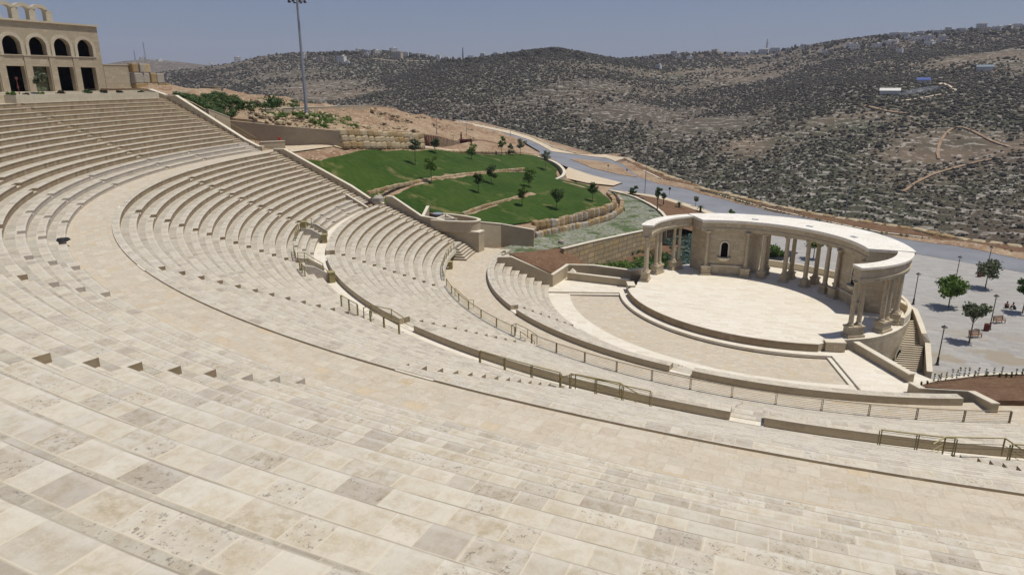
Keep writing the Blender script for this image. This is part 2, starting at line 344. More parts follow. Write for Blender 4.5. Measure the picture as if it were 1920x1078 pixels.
def streampave():
    t = NT('mossy_flagstones'); p = t.pos(); vo = t.n('TexVoronoi', {'Vector': t.scale(p, 1, 1.6), 'Scale': .75}, feature='DISTANCE_TO_EDGE')
    vc = t.n('TexVoronoi', {'Vector': t.scale(p, 1, 1.6), 'Scale': .75}).outputs[1]
    g = t.n('SeparateXYZ', {0: vc}).outputs[0]; st = t.ramp(g, [(0, (.20, .195, .175)), (.5, (.27, .26, .225)), (1, (.24, .22, .17))])
    j = t.ramp(vo.outputs[0], [(.05, 1), (.11, 0)]); gr = t.noise(p, .22, 3, .6)
    col = t.mix(j, st, (.10, .13, .045)); col = t.mix(t.ramp(gr, [(.55, 0), (.62, .9)]), col, (.060, .090, .026))
    return t.done(col, .85, bump=t.ramp(vo.outputs[0], [(.03, 0), (.12, 1)]), bs=.4, bd=.04, spec=.2)
M['stream'] = streampave()
def hill_mat():
    t = NT('rocky_hillside'); p = t.pos(); a = t.noise(p, .006, 5, .65); b = t.noise(p, .035, 5, .7); c = t.noise(t.scale(p, 1, 1, 3.5), .16, 5, .75)
    col = t.mix(t.ramp(a, [(.38, 0), (.62, 1)]), (.092, .068, .047), (.132, .100, .07))
    col = t.mix(t.ramp(b, [(.42, 0), (.62, .75)]), col, (.078, .070, .048))
    col = t.mix(t.ramp(b, [(.58, 0), (.72, .5)]), col, (.20, .145, .10))
    fine = t.noise(p, .22, 4, .75); col = t.mix(t.ramp(fine, [(.40, .6), (.56, 0)]), col, (.062, .054, .038)); col = t.mix(t.ramp(fine, [(.58, 0), (.72, .6)]), col, (.25, .215, .17))
    # dry-stone terraces and limestone outcrop
    z = t.n('SeparateXYZ', {0: p}).outputs[2]; zz = t.math('ADD', t.math('MULTIPLY', z, .33), t.math('MULTIPLY', t.noise(p, .012, 3, .5), 9.0))
    tb = t.math('FRACT', zz); terr = t.math('MULTIPLY', t.ramp(tb, [(0, 1), (.16, 1), (.24, 0)]), t.ramp(c, [(.45, 0), (.55, 1)]))
    ve = t.n('Attribute', attribute_name='veg').outputs[2]; ta = t.n('Attribute', attribute_name='tan').outputs[2]
    nz = t.noise(p, .02, 4, .6)
    col = t.mix(t.math('MULTIPLY', ve, t.ramp(nz, [(.35, .55), (.6, 1)])), col, (.050, .056, .032))
    col = t.mix(t.math('MULTIPLY', ta, t.ramp(nz, [(.35, .7), (.65, .1)])), col, (.21, .15, .10))
    rock = t.math('MAXIMUM', t.math('MULTIPLY', terr, .75), t.math('MULTIPLY', t.ramp(c, [(.56, 0), (.63, 1)]), t.ramp(b, [(.36, 0), (.52, 1)])))
    col = t.mix(rock, col, (.40, .365, .315))
    return t.done(col, .95, bump=c, bs=.8, bd=2.0, spec=.08)
M['hill'] = hill_mat()
M['glass_dark'] = simple('dark_window', (.03, .035, .04), (.05, .055, .06), 2, .2, spec=.5)
M['house_a'] = simple('pale_house_stone', (.72, .68, .60), (.78, .75, .68), .5, .8)
M['house_b'] = simple('grey_house_stone', (.56, .54, .50), (.62, .60, .56), .5, .8)
M['house_c'] = simple('buff_house_stone', (.47, .38, .28), (.52, .43, .33), .5, .8)

# ================================================================== THE AMPHITHEATRE
def sweep(mb, prof, az0, az1, step=1.2, u0=0.0, ends=False):
    """prof = [(r, z, material of the face that starts here)]; revolve between azimuths (degrees)"""
    n = max(1, int(math.ceil((az1-az0)/step))); rm = prof[len(prof)//2][0]
    az = [az0+(az1-az0)*k/n for k in range(n+1)]
    vv = [0.0]
    for (a, b) in zip(prof[:-1], prof[1:]): vv.append(vv[-1]+math.hypot(b[0]-a[0], b[1]-a[1]))
    for k in range(n):
        ua, ub = u0+R(az[k])*rm, u0+R(az[k+1])*rm
        for j in range(len(prof)-1):
            (r0, z0, m0), (r1, z1, _) = prof[j], prof[j+1]
            # risers start their own course at 0
            steep = abs(z1-z0) > abs(r1-r0)
            va, vb = (0.02, .02+abs(z1-z0)) if steep else (vv[j], vv[j]+abs(r1-r0))
            if not steep: va, vb = .012, .012+abs(r1-r0)
            mb.face([pol(r0, az[k], z0), pol(r0, az[k+1], z0), pol(r1, az[k+1], z1), pol(r1, az[k], z1)],
                    uv=[(ua, va), (ub, va), (ub, vb), (ua, vb)], m=m0)
def cheek(mb, r0, r1, z0, z1, az, m=1):
    mb.face([pol(r0, az, z0), pol(r1, az, z0), pol(r1, az, z1), pol(r0, az, z1)], m=m)
AZL = -84.0
def tier(name, label, r0, z0, n, d, h, azR, aisles, riser='riser', aw=1.45, stairw=2.3, nos=.035, up=False, azL=AZL, topd=None, uoff=0.0, half=.40, gap0=None, notch0=True):
    """a bank of stone seat rows. Row k: riser at radius rk facing the stage, tread behind it.
       rows are listed from the top one down: tread level z0-k*h, its stage-side edge at radius r0-k*d"""
    t = thing(name, label, 'seating tier', pol(r0, (azL+azR)/2, z0-n*h)); off = Vector(t.location)
    out = []
    for k in range(n):
        mb = MB(); re = r0-k*d; zt = z0-k*h; zl = zt-h; zm = zt-h/2; ro = re+d+.05
        if k == 0: ro = re+(topd or d)
        wa = math.degrees(aw/re)/2; ws = math.degrees(stairw/re)
        cuts = [(azL, azL+ws)]+[(a-wa, a+wa) for a in aisles if azL+ws < a-wa < azR]
        if k == 0 and gap0: cuts = [(azL, azL+ws)]+gap0
        elif k == 0 and not notch0: cuts = [(azL, azL+ws)]
        x = azL; uu = k*3.37+uoff
        normal = [(re+nos, zl, 1), (re+nos, zt-.07, 1), (re, zt-.07, 1), (re, zt, 0), (ro, zt, 0)]
        step_ = [(re+nos, zl, 1), (re+nos, zm, 0), (re+half, zm, 1), (re+half, zt, 0), (ro, zt, 0)]
        segs = []
        for a, b in cuts:
            if a > x+1e-6: segs.append((x, a, 0))
            segs.append((a, b, 1)); x = b
        segs.append((x, azR, 0))
        for a, b, s in segs:
            if k == 0 and gap0 and s and a > azL:
                for e in (a, b): cheek(mb, re, ro, zl, zt, e)
                sweep(mb, [(re+nos, zl-.01, 1), (re+nos, zl+.012, 0), (ro, zl+.012, 0)], a, b, u0=uu); continue
            sweep(mb, step_ if s else normal, a, b, u0=uu)
            if s:
                for e in (a, b):
                    if e != azL: cheek(mb, re, re+half, zm, zt, e)
        # right end cheek of the row
        cheek(mb, re, ro, zl, zt, azR); cheek(mb, re, ro, zl, zt, azL)
        for i, p in enumerate(mb.v): mb.v[i] = (p[0]-off[0], p[1]-off[1], p[2]-off[2])
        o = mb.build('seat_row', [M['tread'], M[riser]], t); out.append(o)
    return t
D2, H2 = 1.04, .4825
# upper tier (the camera looks out over it): top tread z=24.67
tier('upper_seating_tier', 'uppermost bank of seat rows, filling the foreground and sweeping left below the building', 77.7+12*1.04, 18.3+13*.49, 13, 1.04, .49, 28, [-66, -45.8, -33.5, -22.9, -10.7], uoff=5)
tier('grey_step_bank', 'three pale grey lower steps between the upper seat rows and the wide upper walkway', 76.65, 18.3, 3, .98, .45, 28, [-73.4, -66, -55, -45.9, -39.6, -33.6, -27.8, -22.8, -10.7], riser='riser_pale', uoff=11, aw=1.0, stairw=2.4, half=.42, topd=1.12)
tier('middle_seating_tier', 'broad middle bank of thirteen seat rows between the upper walkway and the railings', 71.5, 17.10, 13, D2, H2, 28, [-63, -45.3, -27.7, -9.8, 8], uoff=3, topd=.43, notch0=False)
tier('grey_step_bank', 'three pale grey steps below the brass railings, above the middle walkway', 58.0, 10.83, 3, .76, .443, 28, [-75.5, -69.5, -52.5, -46, -27.7, -9.8, 8], riser='riser_pale', uoff=23, aw=.9, stairw=2.0, half=.36, topd=1.10)
T3 = tier('lower_seating_tier', 'lower bank of seat rows behind the low curved parapet, between the middle and lower walkways', 54.35, 10.0, 11, 1.05, .455, 22.5, [-52.5, -26.9, -0.7], uoff=17, topd=.5, gap0=[(-53.2, -50.6), (-27.9, -25.9), (-1.6, .2)])
tier('orchestra_seating_tier', 'smallest innermost bank of seat rows nearest the orchestra floor', 36.15, 4.09, 8, 1.0, .485, 22.3, [-44, -10.3], uoff=29, stairw=1.6, topd=.45, gap0=[(-44.7, -42.6), (-11.8, -8.8)])
# solid ground under everything so nothing shows through at the ends
def ringslab(name, label, r0, r1, z, az0, az1, mat, kind='structure', cat=None, thick=.35, m2=None):
    mb = MB(); sweep(mb, [(r0, z-thick, 0), (r0, z, 0), (r1, z, 0), (r1, z-thick, 0)], az0, az1)
    o = mb.build(name, M[mat] if isinstance(mat, str) else mat); tag(o, label, cat, kind=kind); return o
ringslab('terrace', None, 91.22, 108, 24.66, -86, 28, 'walk')
ringslab('upper_walkway', None, 71.9, 74.74, 17.035, -86.5, 28, 'walk')
ringslab('middle_walkway', None, 54.9, 56.55, 9.5, -85.5, 28, 'stage')
ringslab('lower_walkway', None, 36.5, 43.9, 3.5, -89, 30, 'walk')
# curb between upper walkway and middle tier, low, with gaps at the aisles
mbc = thing('stone_curb', 'low stone curb with a dark outer edge along the upper walkway', 'curb', pol(72, -28, 16.95))
cuts = [-63, -45.3, -27.15, -9.15, 8]; x = AZL+1.9
for a in cuts+[28.6]:
    wa = .68; b = a-wa if a < 28 else 28
    mb = MB(); sweep(mb, [(72.06, 16.9, 0), (72.0, 17.1, 1), (71.93, 17.1, 1), (71.93, 16.9, 1)], x, b); cheek(mb, 71.5, 72.05, 16.9, 17.1, x, 1); cheek(mb, 71.5, 72.05, 16.9, 17.1, b, 1)
    loc = mbc.location
    mb.v = [(p[0]-loc[0], p[1]-loc[1], p[2]-loc[2]) for p in mb.v]
    mb.build('curb_section', [M['riser'], M['tread']], mbc); x = a+wa
def parapet(label, r_out, r_in, zf, zt, spans, mat='concrete'):
    t = thing('parapet_wall', label, 'parapet', pol(r_out, -28, zf)); l = t.location
    for a, b in spans:
        mb = MB(); sweep(mb, [(r_out, zf, 0), (r_out, zt, 1), (r_in, zt, 0), (r_in, zt-.5, 0)], a, b)
        cheek(mb, r_in, r_out, zf, zt, a, 0); cheek(mb, r_in, r_out, zf, zt, b, 0)
        mb.v = [(p[0]-l[0], p[1]-l[1], p[2]-l[2]) for p in mb.v]
        mb.build('wall_section', [M[mat], M['tread']], t)
parapet('curved low stone parapet between the middle walkway and the lower seat rows', 55.25, 54.86, 9.1, 10.005, [(-82.5, -53.2), (-50.6, -27.9), (-25.9, -1.6), (.2, 22.5)])
parapet('curved low stone parapet between the lower walkway and the innermost seat rows', 37.0, 36.61, 3.2, 4.095, [(-84, -44.7), (-42.6, -11.8), (-8.8, 22.3)])
parapet('curved retaining wall under the long railing, above the lower walkway', 42.85, 42.2, 3.3, 5.0, [(-78, -28.6), (-26.2, 22)], mat='coping')
ringslab('row_ledge', None, 42.8, 44.0, 4.99, -84, 22.5, 'tread')
# four half steps from the lower tier down to the lower walkway at the left end
for nm, lab, az0, az1 in (('stair', 'short flight of stone steps at the left end of the lower seating tier', -84, -79.6), ('stair', 'narrow steps through the long railing near the centre of the lower tier', -28.5, -26.3)):
    mb = MB()
    for k in range(5):
        sweep(mb, [(42.5-k*.36-.36, 3.45, 1), (42.5-k*.36-.36, 4.75-k*.25, 0), (42.55, 4.75-k*.25, 0)], az0, az1+k*.55 if az0 < -80 else az1)
        for e in (az0, az1+k*.55 if az0 < -80 else az1): cheek(mb, 42.5-k*.36-.36, 42.55, 3.45, 4.75-k*.25, e, 1)
    o = mb.build(nm, [M['tread'], M['riser']]); tag(o, lab, 'steps')
# two cross stairs on the three grey steps, with solid cheek walls and a brass box
for az, lab in ((-61.5, 'left'), (-44.3, 'right')):
    t = thing('stair_block', 'stair block with curved cheek walls on the grey steps, %s of the two' % ('farther' if lab == 'left' else 'nearer'), 'stair block', pol(57.5, az, 9.5)); l = t.location
    mb = MB()
    for k in range(5):
        zt = 10.86-k*.27; rr = 58.1-k*.42
        sweep(mb, [(rr-.42, 9.45, 1), (rr-.42, zt, 0), (58.1, zt, 0)], az-1.25, az+1.25); cheek(mb, rr-.42, 58.1, 9.45, zt, az-1.25); cheek(mb, rr-.42, 58.1, 9.45, zt, az+1.25)
    mb.v = [(p[0]-l[0], p[1]-l[1], p[2]-l[2]) for p in mb.v]; mb.build('flight', [M['tread'], M['riser']], t)
    for sgn in (-1, 1):
        mb = MB(); a = az+sgn*1.5
        for q0, q1, z0_, z1_ in ((58.3, 57.1, 11.3, 11.0), (57.1, 55.9, 11.0, 10.2)):
            for aa in (a-.2, a+.2): mb.face([pol(q0, aa, 9.45), pol(q1, aa, 9.45), pol(q1, aa, z1_), pol(q0, aa, z0_)], m=0)
            mb.face([pol(q0, a-.2, z0_), pol(q0, a+.2, z0_), pol(q1, a+.2, z1_), pol(q1, a-.2, z1_)], m=0)
        mb.face([pol(55.9, a-.2, 9.45), pol(55.9, a+.2, 9.45), pol(55.9, a+.2, 10.2), pol(55.9, a-.2, 10.2)], m=0)
        mb.v = [(p[0]-l[0], p[1]-l[1], p[2]-l[2]) for p in mb.v]; mb.build('cheek_wall', [M['riser_pale']], t)
for az, r_, z_, lab in ((-59.6, 55.75, 9.5, 'brass coloured equipment box at the foot of the farther stair block'), (-42.4, 55.75, 9.5, 'brass coloured equipment box at the foot of the nearer stair block'), (-60.2, 58.0, 10.9, 'brass coloured panel cabinet beside the railing above the farther stair block'), (-71.5, 42.0, 3.5, 'small brass coloured box at the foot of the curved wall by the lower left steps')):
    mb = MB(); mb.box((0, 0, 0), (.7, .5, .95)); mb.box((0, 0, .95), (.78, .58, .05)); mb.box((0, -.26, .1), (.6, .03, .75))
    o = mb.build('equipment_box', M['brass']); o.location = pol(r_, az, z_); o.rotation_euler.z = R(az); tag(o, lab, 'equipment box')

for a0_, a1_ in ((-53.2, -50.6), (-27.9, -25.9), (-1.6, .2)): ringslab('aisle_threshold', None, 54.84, 55.35, 9.535, a0_-.02, a1_+.02, 'stage', thick=.4)
for a0_, a1_ in ((-44.7, -42.6), (-11.8, -8.8)): ringslab('aisle_threshold', None, 36.58, 37.05, 3.6, a0_-.02, a1_+.02, 'stage', thick=.4)
for az in (-27.15, -9.15, -45.3, -63): ringslab('aisle_threshold', None, 71.92, 72.03, 17.085, az-.7, az+.7, 'stage', thick=.3)
# sloping masonry that closes the banks at their right ends, outside the view
for nm_, a_, (r0_, z0_), (r1_, z1_) in (('upper', 28.3, (74.8, 17.6), (91, 25.4)), ('middle', 28.3, (56.4, 10), (72, 17.6)), ('lower', 22.9, (43, 5.2), (55.4, 10.4))):
    poly_defs = [(*pol(r0_, a_)[:2], -3.3, z0_), (*pol(r1_, a_)[:2], -3.3, z1_)]
    mbw = MB(); mbw.strip_wall([p[:2] for p in poly_defs], offset_line(poly_defs, .6), [-3.3, -3.3], [z0_, z1_]); tag(mbw.build('end_wall', M['concrete']), 'sloping stone wall closing the right end of the %s seating bank' % nm_, 'wall')
# ---- railings
def railing(label, r, z, az0, az1, h=.86, gap=2.9, mat='brass', pw=.05, rails=6, group=None, slope=None):
    t = thing('railing', label, 'railing', pol(r, (az0+az1)/2, z)); l = Vector(t.location)
    n = max(1, round(R(az1-az0)*r/gap)); tilt = lambda a: 0 if not slope else slope*(a-az0)/(az1-az0)
    for k in range(n+1):
        a = az0+(az1-az0)*k/n; mb = MB(); p = Vector(pol(r, a, z+tilt(a)))-l
        for s in (-.045, .045):
            q = p+Vector((math.cos(R(a))*s, math.sin(R(a))*s, 0)); mb.box(q, (.03, pw+.03, h-.04), R(a))
        mb.box(p, (.16, .14, .02), R(a)); mb.build('post', M[mat], t)
    m = max(2, int((az1-az0)/1.0)+1); arc = [az0+(az1-az0)*k/m for k in range(m+1)]
    mb = MB(); mb.tube([Vector(pol(r, a, z+h+tilt(a)))-l for a in arc], .035, 6); mb.build('handrail', M[mat], t)
    for j in range(rails):
        zz = z+.10+j*(h-.2)/(rails-1)
        mb = MB(); mb.tube([Vector(pol(r, a, zz+tilt(a)))-l for a in arc], .010, 4, cap=False); mb.build('rail_bar', M[mat], t)
    return t
def handrail(label, pts, mat='brass', posts=(0, -1), h=.86):
    t = thing('handrail', label, 'handrail', pts[0]); l = Vector(pts[0])
    mb = MB(); mb.tube([Vector(p)+Vector((0, 0, h))-l for p in pts], .035, 6); mb.build('rail', M[mat], t)
    for f in (.35, .62):
        mb = MB(); mb.tube([Vector(p)+Vector((0, 0, h*f))-l for p in pts], .014, 4); mb.build('rail_bar', M[mat], t)
    for i in posts:
        mb = MB(); p = Vector(pts[i])-l; mb.tube([p, p+Vector((0, 0, h))], .035, 6); mb.build('post', M[mat], t)
railing('long curved railing of thin bars above the lower walkway, right of the narrow steps', 42.5, 5.0, -27.1, 21.4, mat='bronze')
railing('curved railing above the lower walkway, left of the narrow steps', 42.5, 5.0, -54, -30.2, mat='brass')
railing('curved railing on the rounded wall at the far left end of the lower tier', 42.5, 5.0, -78, -57, gap=1.7, mat='brass')
handrail('raised handrail with sloping ends at the break in the long railing', [pol(42.5, -30.9, 5.0), pol(42.5, -30.0, 5.35), pol(42.5, -27.8, 5.3), pol(42.2, -26.6, 4.9)], 'brass', (0, 1, 2, 3))
handrail('handrail down the narrow steps by the long railing', [pol(42.6, -29.0, 4.9), pol(40.9, -29.0, 3.5)], 'brass', (0, 1), .8)
handrail('short paired handrail beside the narrow steps, nearest the walkway', [pol(42.4, -48.5, 5.0), pol(41.0, -48.3, 3.6), pol(40.4, -48.2, 3.5)], 'brass', (0, 1, 2), .9)
Z3 = 10.83
railing('three-post brass railing panel standing alone above the middle walkway', 58.35, Z3, -31.1, -28.4, gap=1.4)
railing('brass railing panel in front of the parapet gap, right of the lone panel', 58.35, Z3, -26.6, -23.1, gap=1.6)
railing('brass railing in the centre foreground leading to the wide handrail', 58.3, Z3, -15.8, -10.3, gap=1.85)
railing('straight brass railing right of the wide sloping handrail', 58.1, Z3, -9.8, -5.3, gap=1.6)
railing('brass railing panel at the right edge above the middle walkway', 58.2, Z3, 5.1, 8.1, gap=1.5)
railing('last brass railing at the right border of the view', 58.2, Z3, 10.25, 16, gap=1.9)
railing('brass railing curving round the top of the farther stair block', 58.35, Z3, -62.5, -55.0, gap=1.35)
railing('low brass railing on the step edge left of the nearer stair block', 58.35, Z3, -50, -46.2, gap=1.3)
railing('short brass railing on the step edge beside the nearer stair block', 58.35, Z3, -43.2, -40.6, gap=1.3)
handrail('wide handrail with both ends sloping, in front of the parapet in the centre', [pol(58.35, -10.3, Z3-.25), pol(58.3, -9.4, Z3+.12), pol(58.0, -7.0, Z3+.05), pol(56.9, -6.3, Z3-.9)], 'brass', (0, 1, 2))
handrail('handrail with both ends sloping over the dark parapet at the right', [pol(58.9, 7.0, Z3-.05), pol(58.4, 7.6, Z3+.12), pol(57.9, 10.1, Z3+.1), pol(57.9, 11.2, Z3-.6)], 'brass', (1, 2))
handrail('sloping handrail inside the railing panel near the parapet gap', [pol(58.3, -27.6, Z3-.1), pol(58.0, -27.0, Z3+.2), pol(57.3, -25.5, Z3+.1), pol(56.2, -25.1, Z3-.9)], 'brass', (0, 1, 2))
for az, lab in ((-62.8, 'left handrail down the farther stair block'), (-60.4, 'right handrail down the farther stair block'), (-45.6, 'left handrail down the nearer stair block'), (-43.1, 'right handrail down the nearer stair block')):
    handrail(lab, [pol(58.2, az, 10.9), pol(57.6, az, 10.85), pol(56.0, az, 9.6)], 'brass', (0, 1, 2), .9)
# dark open hatch frame in the walkway, small grates, things left on the steps
c0 = P(672, 718, 16.97)
mb = MB(); q = [P(646, 722, 16.962), P(672, 710, 16.962), P(698, 717, 16.962), P(676, 729, 16.962)]
for a, b in zip(q, q[1:]+q[:1]):
    mb.tube([a, b], .018, 4)
tag(mb.build('hatch_frame', M['dark_int']), 'dark outline of a square access hatch in the upper walkway paving', 'hatch')
mb = MB()
for i in range(5):
    a = P(112+i*3.2, 451+(i % 2)*2-i*.3, 17.42); mb.lathe([(.0, .16), (.14, .14), (.22, .05), (.24, 0)], a, 7, sx=1+.3*(i % 3), sy=.8)
tag(mb.build('cloth_bag', M['black'], smooth=True, merge=True), 'black bag and cables left lying on the grey steps at the left', 'bag')

# ---- end walls with stone coping along the left ends of the tiers
def poly_wall(name, label, cat, pts, th, mat='concrete', cap='coping', capt=.10, over=.05, group=None, smooth=0, side=1, step=None):
    """pts = [(x, y, zbase, ztop)]; wall thickness th to the left (side=1) or right of the line"""
    if smooth: pts = smoothline(pts, smooth)
    if step: pts = resample(pts, step)
    A = [np.array(p[:2], float) for p in pts]; B = offset_line(pts, th*side)
    if side < 0: A, B = B, A
    zb = [p[2] for p in pts]; zt = [p[3]-capt for p in pts]
    t = thing(name, label, cat, (float(pts[0][0]), float(pts[0][1]), float(pts[0][2])), group=group); l = np.array(t.location)
    mb = MB(); mb.strip_wall(A, B, zb, zt); mb.v = [tuple(np.array(p)-l) for p in mb.v]; mb.build('wall_body', M[mat], t)
    if cap:
        A2 = offset_line([(*a, 0) for a in A], -over); B2 = offset_line([(*b_, 0) for b_ in B], over)
        mb = MB(); mb.strip_wall(A2, B2, [z for z in zt], [z+capt for z in zt]); mb.v = [tuple(np.array(p)-l) for p in mb.v]; mb.build('coping', M[cap], t)
    return t
def polw(r, az, zb, zt): p = pol(r, az); return (p[0], p[1], zb, zt)
poly_wall('end_wall', 'sloping end wall with pale coping beside the uppermost stair, running up towards the shrubs', 'wall', [polw(74.5, -84.05, 14, 17.75), polw(75.2, -84.05, 14, 17.75), polw(77.5, -84.05, 14, 18.75), polw(89, -84.05, 14, 25.1), polw(91.0, -84.05, 14, 25.1)], .55, side=-1, capt=.12)
poly_wall('end_wall', 'short upper piece of coping wall at the very top of the left stair', 'wall', [polw(91.2, -84.2, 20, 25.2), polw(95.5, -85.1, 20, 26.0)], .5, side=-1, capt=.12)
poly_wall('end_wall', 'sloping end wall with pale coping between the middle tier and the lawn', 'wall', [polw(54.8, -84.05, 7, 10.0), polw(57.0, -84.05, 7, 10.6), polw(60, -84.05, 7, 12.35), polw(70.8, -84.05, 7, 17.45), polw(72.6, -84.05, 7, 17.45)], .5, side=-1, capt=.12)
poly_wall('stair_divider', 'thin sloping divider wall between the grey steps and the end stair', 'wall', [polw(55.9, -80.9, 9.3, 9.9), polw(59.2, -80.9, 9.3, 11.7)], .3, side=-1, capt=.06)
poly_wall('end_wall', 'end wall with pale coping falling from the parapet to the turret at the lower tier', 'wall', [polw(54.6, -84.5, 5, 11.0), polw(53.6, -84.5, 5, 11.0), polw(49.2, -84.6, 5, 8.35), polw(45.7, -84.8, 3, 7.9)], .45, capt=.12)
# ---- turret with curved planter at the foot of the lower tier
tt = thing('turret', 'angular stone turret with a curved planter top at the foot of the lower seats', 'turret', pol(43, -87, 3.4)); l = np.array(tt.location)
def loc(mb, l):
    mb.v = [tuple(np.array(p)-np.array(l)) for p in mb.v]; return mb
def PL(*a): return [np.array(pol(r, z)[:2]) for r, z in a]
body = PL((46.2, -84.7), (41.3, -84.6), (40.3, -84.5), (40.0, -86.6), (41.0, -88.2), (43, -89.5), (47.5, -90.5), (49.5, -89.5), (49.5, -84.9))
mb = MB(); mb.prism([tuple(p) for p in body], 2.5, 6.3); loc(mb, l).build('lower_body', M['concrete'], tt)
lob = [pol(r, a) for r, a in ((47.6, -84.8), (44.0, -84.7), (42.0, -85.1), (41.0, -86.2), (41.2, -87.8), (42.6, -89.0), (45.5, -90.2), (48.2, -90.4))]
lob = smoothline([(p[0], p[1]) for p in lob], 2); inner = offset_line([(*p, 0) for p in lob], -.38)
mb = MB(); mb.strip_wall(lob, inner, 6.3, 7.75); loc(mb, l).build('curved_planter_wall', M['concrete'], tt)
mb = MB(); mb.strip_wall(offset_line([(*p, 0) for p in lob], .05), offset_line([(*p, 0) for p in lob], -.45), 7.75, 7.9); loc(mb, l).build('coping', M['coping'], tt)
mb = MB(); q = [pol(47.4, -85.2), pol(44.2, -86.6), pol(47.2, -89.6)]
for a, b in zip(q, q[1:]+q[:1]): mb.strip_wall([a[:2], b[:2]], offset_line([a, b], .35), 6.3, 7.95)
loc(mb, l).build('triangular_planter', M['coping'], tt)
mb = MB(); mb.prism([tuple(p) for p in PL((41.6, -84.55), (40.25, -84.45), (39.95, -86.7), (41.2, -86.9))], 6.3, 6.5); loc(mb, l).build('corner_cap', M['coping'], tt)
mb = MB(); mb.lathe([(0, 0), (.75, 0), (.8, .1), (.35, .16), (.3, .5), (.8, .55), (.78, .7), (0, .8)], (0, 0, 0), 14)
o = mb.build('ventilator', [M['greymetal']], smooth=False); o.location = pol(48.4, -89.2, 7.4); tag(o, 'round grey metal ventilator on top of the turret planter', 'ventilator')
poly_wall('wing_wall', 'low pale wall rising from the end wall dip up to the ventilator', 'wall', [(*pol(49.2, -84.9)[:2], 6, 8.3), (*pol(50.2, -89.3)[:2], 7, 9.1)], .35, side=-1)
# ---- walls west of the orchestra
poly_wall('retaining_wall', 'plain stone retaining wall with coping between the turret and the boulder terrace', 'wall', [(*pol(41.2, -88.6)[:2], 2.5, 7.4), (*P(940, 421, 6.4)[:2], 2.5, 6.5), (*P(1001, 431, 5.6)[:2], 2.5, 5.6)], .5, side=1)
w1 = [(932.5, 481.5, 4.5), (959, 481.5, 4.5), (1036.6, 515.3, 2.1), (1066, 496, 2.2), (1112, 497.3, 2.2), (1183, 506.6, 2.2), (1208, 502.8, 2.2)]
pts = [P(*a) for a in w1]
poly_wall('coping_wall', 'zigzag wall with pale coping from the innermost tier to the left stage columns', 'wall', [(p[0], p[1], -.5, p[2]) for p in pts], .45, side=1, capt=.12)
poly_wall('low_wall', 'straight low wall left of the stage with a small peaked block at its end', 'wall', [(*pb(-22.9, -14.9)[:2], .1, 1.5), (*pb(-15.0, -11.0)[:2], .1, 1.45)], .45, side=1, capt=.1)
mb = MB(); mb.box((0, 0, 0), (.9, .9, 1.2)); mb.face([(-.45, -.45, 1.2), (.45, -.45, 1.2), (0, .0, 1.75)]); mb.face([(.45, -.45, 1.2), (.45, .45, 1.2), (0, 0, 1.75)]); mb.face([(.45, .45, 1.2), (-.45, .45, 1.2), (0, 0, 1.75)]); mb.face([(-.45, .45, 1.2), (-.45, -.45, 1.2), (0, 0, 1.75)])
o = mb.build('end_block', M['coping']); o.location = pb(-22.6, -14.2, .3); o.rotation_euler.z = AX+R(30); tag(o, 'small peaked stone block at the left end of the low wall', 'block')

# ---- orchestra floor, its two steps, paths beside it
def apoly(r, a0, a1, n): return [pol(r, a0+(a1-a0)*k/n)[:2] for k in range(n+1)]
def flat(name, poly, z, mat, label=None, cat=None, kind='structure', thick=.3):
    mb = MB(); mb.prism(poly, z-thick, z); o = mb.build(name, M[mat] if isinstance(mat, str) else mat); return tag(o, label, cat, kind=kind)
flat('orchestra_floor', apoly(19.5, -72, 17, 40)+apoly(26.6, 17, -72, 40), .0, 'walk')
flat('apron', apoly(26.3, -76, 19.5, 50)+apoly(29.6, 24, -84, 50), .17, 'stage')
flat('stage_walk', apoly(18.5, -76, 20, 40)+apoly(19.8, 20, -76, 40), .40, 'stage')
for nm, sgn, lab in (('side_steps', -1, 'two long shallow steps at the left edge of the orchestra floor'), ('side_steps', 1, 'two long shallow steps at the right edge of the orchestra floor')):
    a = np.array(pb(sgn*18.75, -18.75)[:2]); b = np.array(pb(sgn*14.2, -13.85)[:2])
    mb = MB(); n_ = offset_line([(*a, 0), (*b, 0)], .42*(-sgn)*-1 if sgn < 0 else -.42)
    # lower tread lies on the orchestra side
    d = (b-a)/np.linalg.norm(b-a); nn = np.array([d[1], -d[0]])*(1 if sgn < 0 else -1)
    mb.prism([tuple(a), tuple(b), tuple(b+nn*.45), tuple(a+nn*.45)], -.1, .2)
    tag(mb.build(nm, M['stage']), lab, 'steps')
for sgn in (-1, 1):
    poly = [pb(sgn*18.75, -18.75)[:2], pb(sgn*14.2, -13.85)[:2], pb(sgn*13.6, -12.2)[:2], pb(sgn*15.2, -10.2)[:2], pb(sgn*26, -13.2 if sgn > 0 else -14)[:2], pb(sgn*29.3, -17 if sgn < 0 else -20)[:2], pb(sgn*25.8, -19.5)[:2], pb(sgn*20.9, -21.0)[:2]]
    flat('side_path', poly, .404, 'stage')
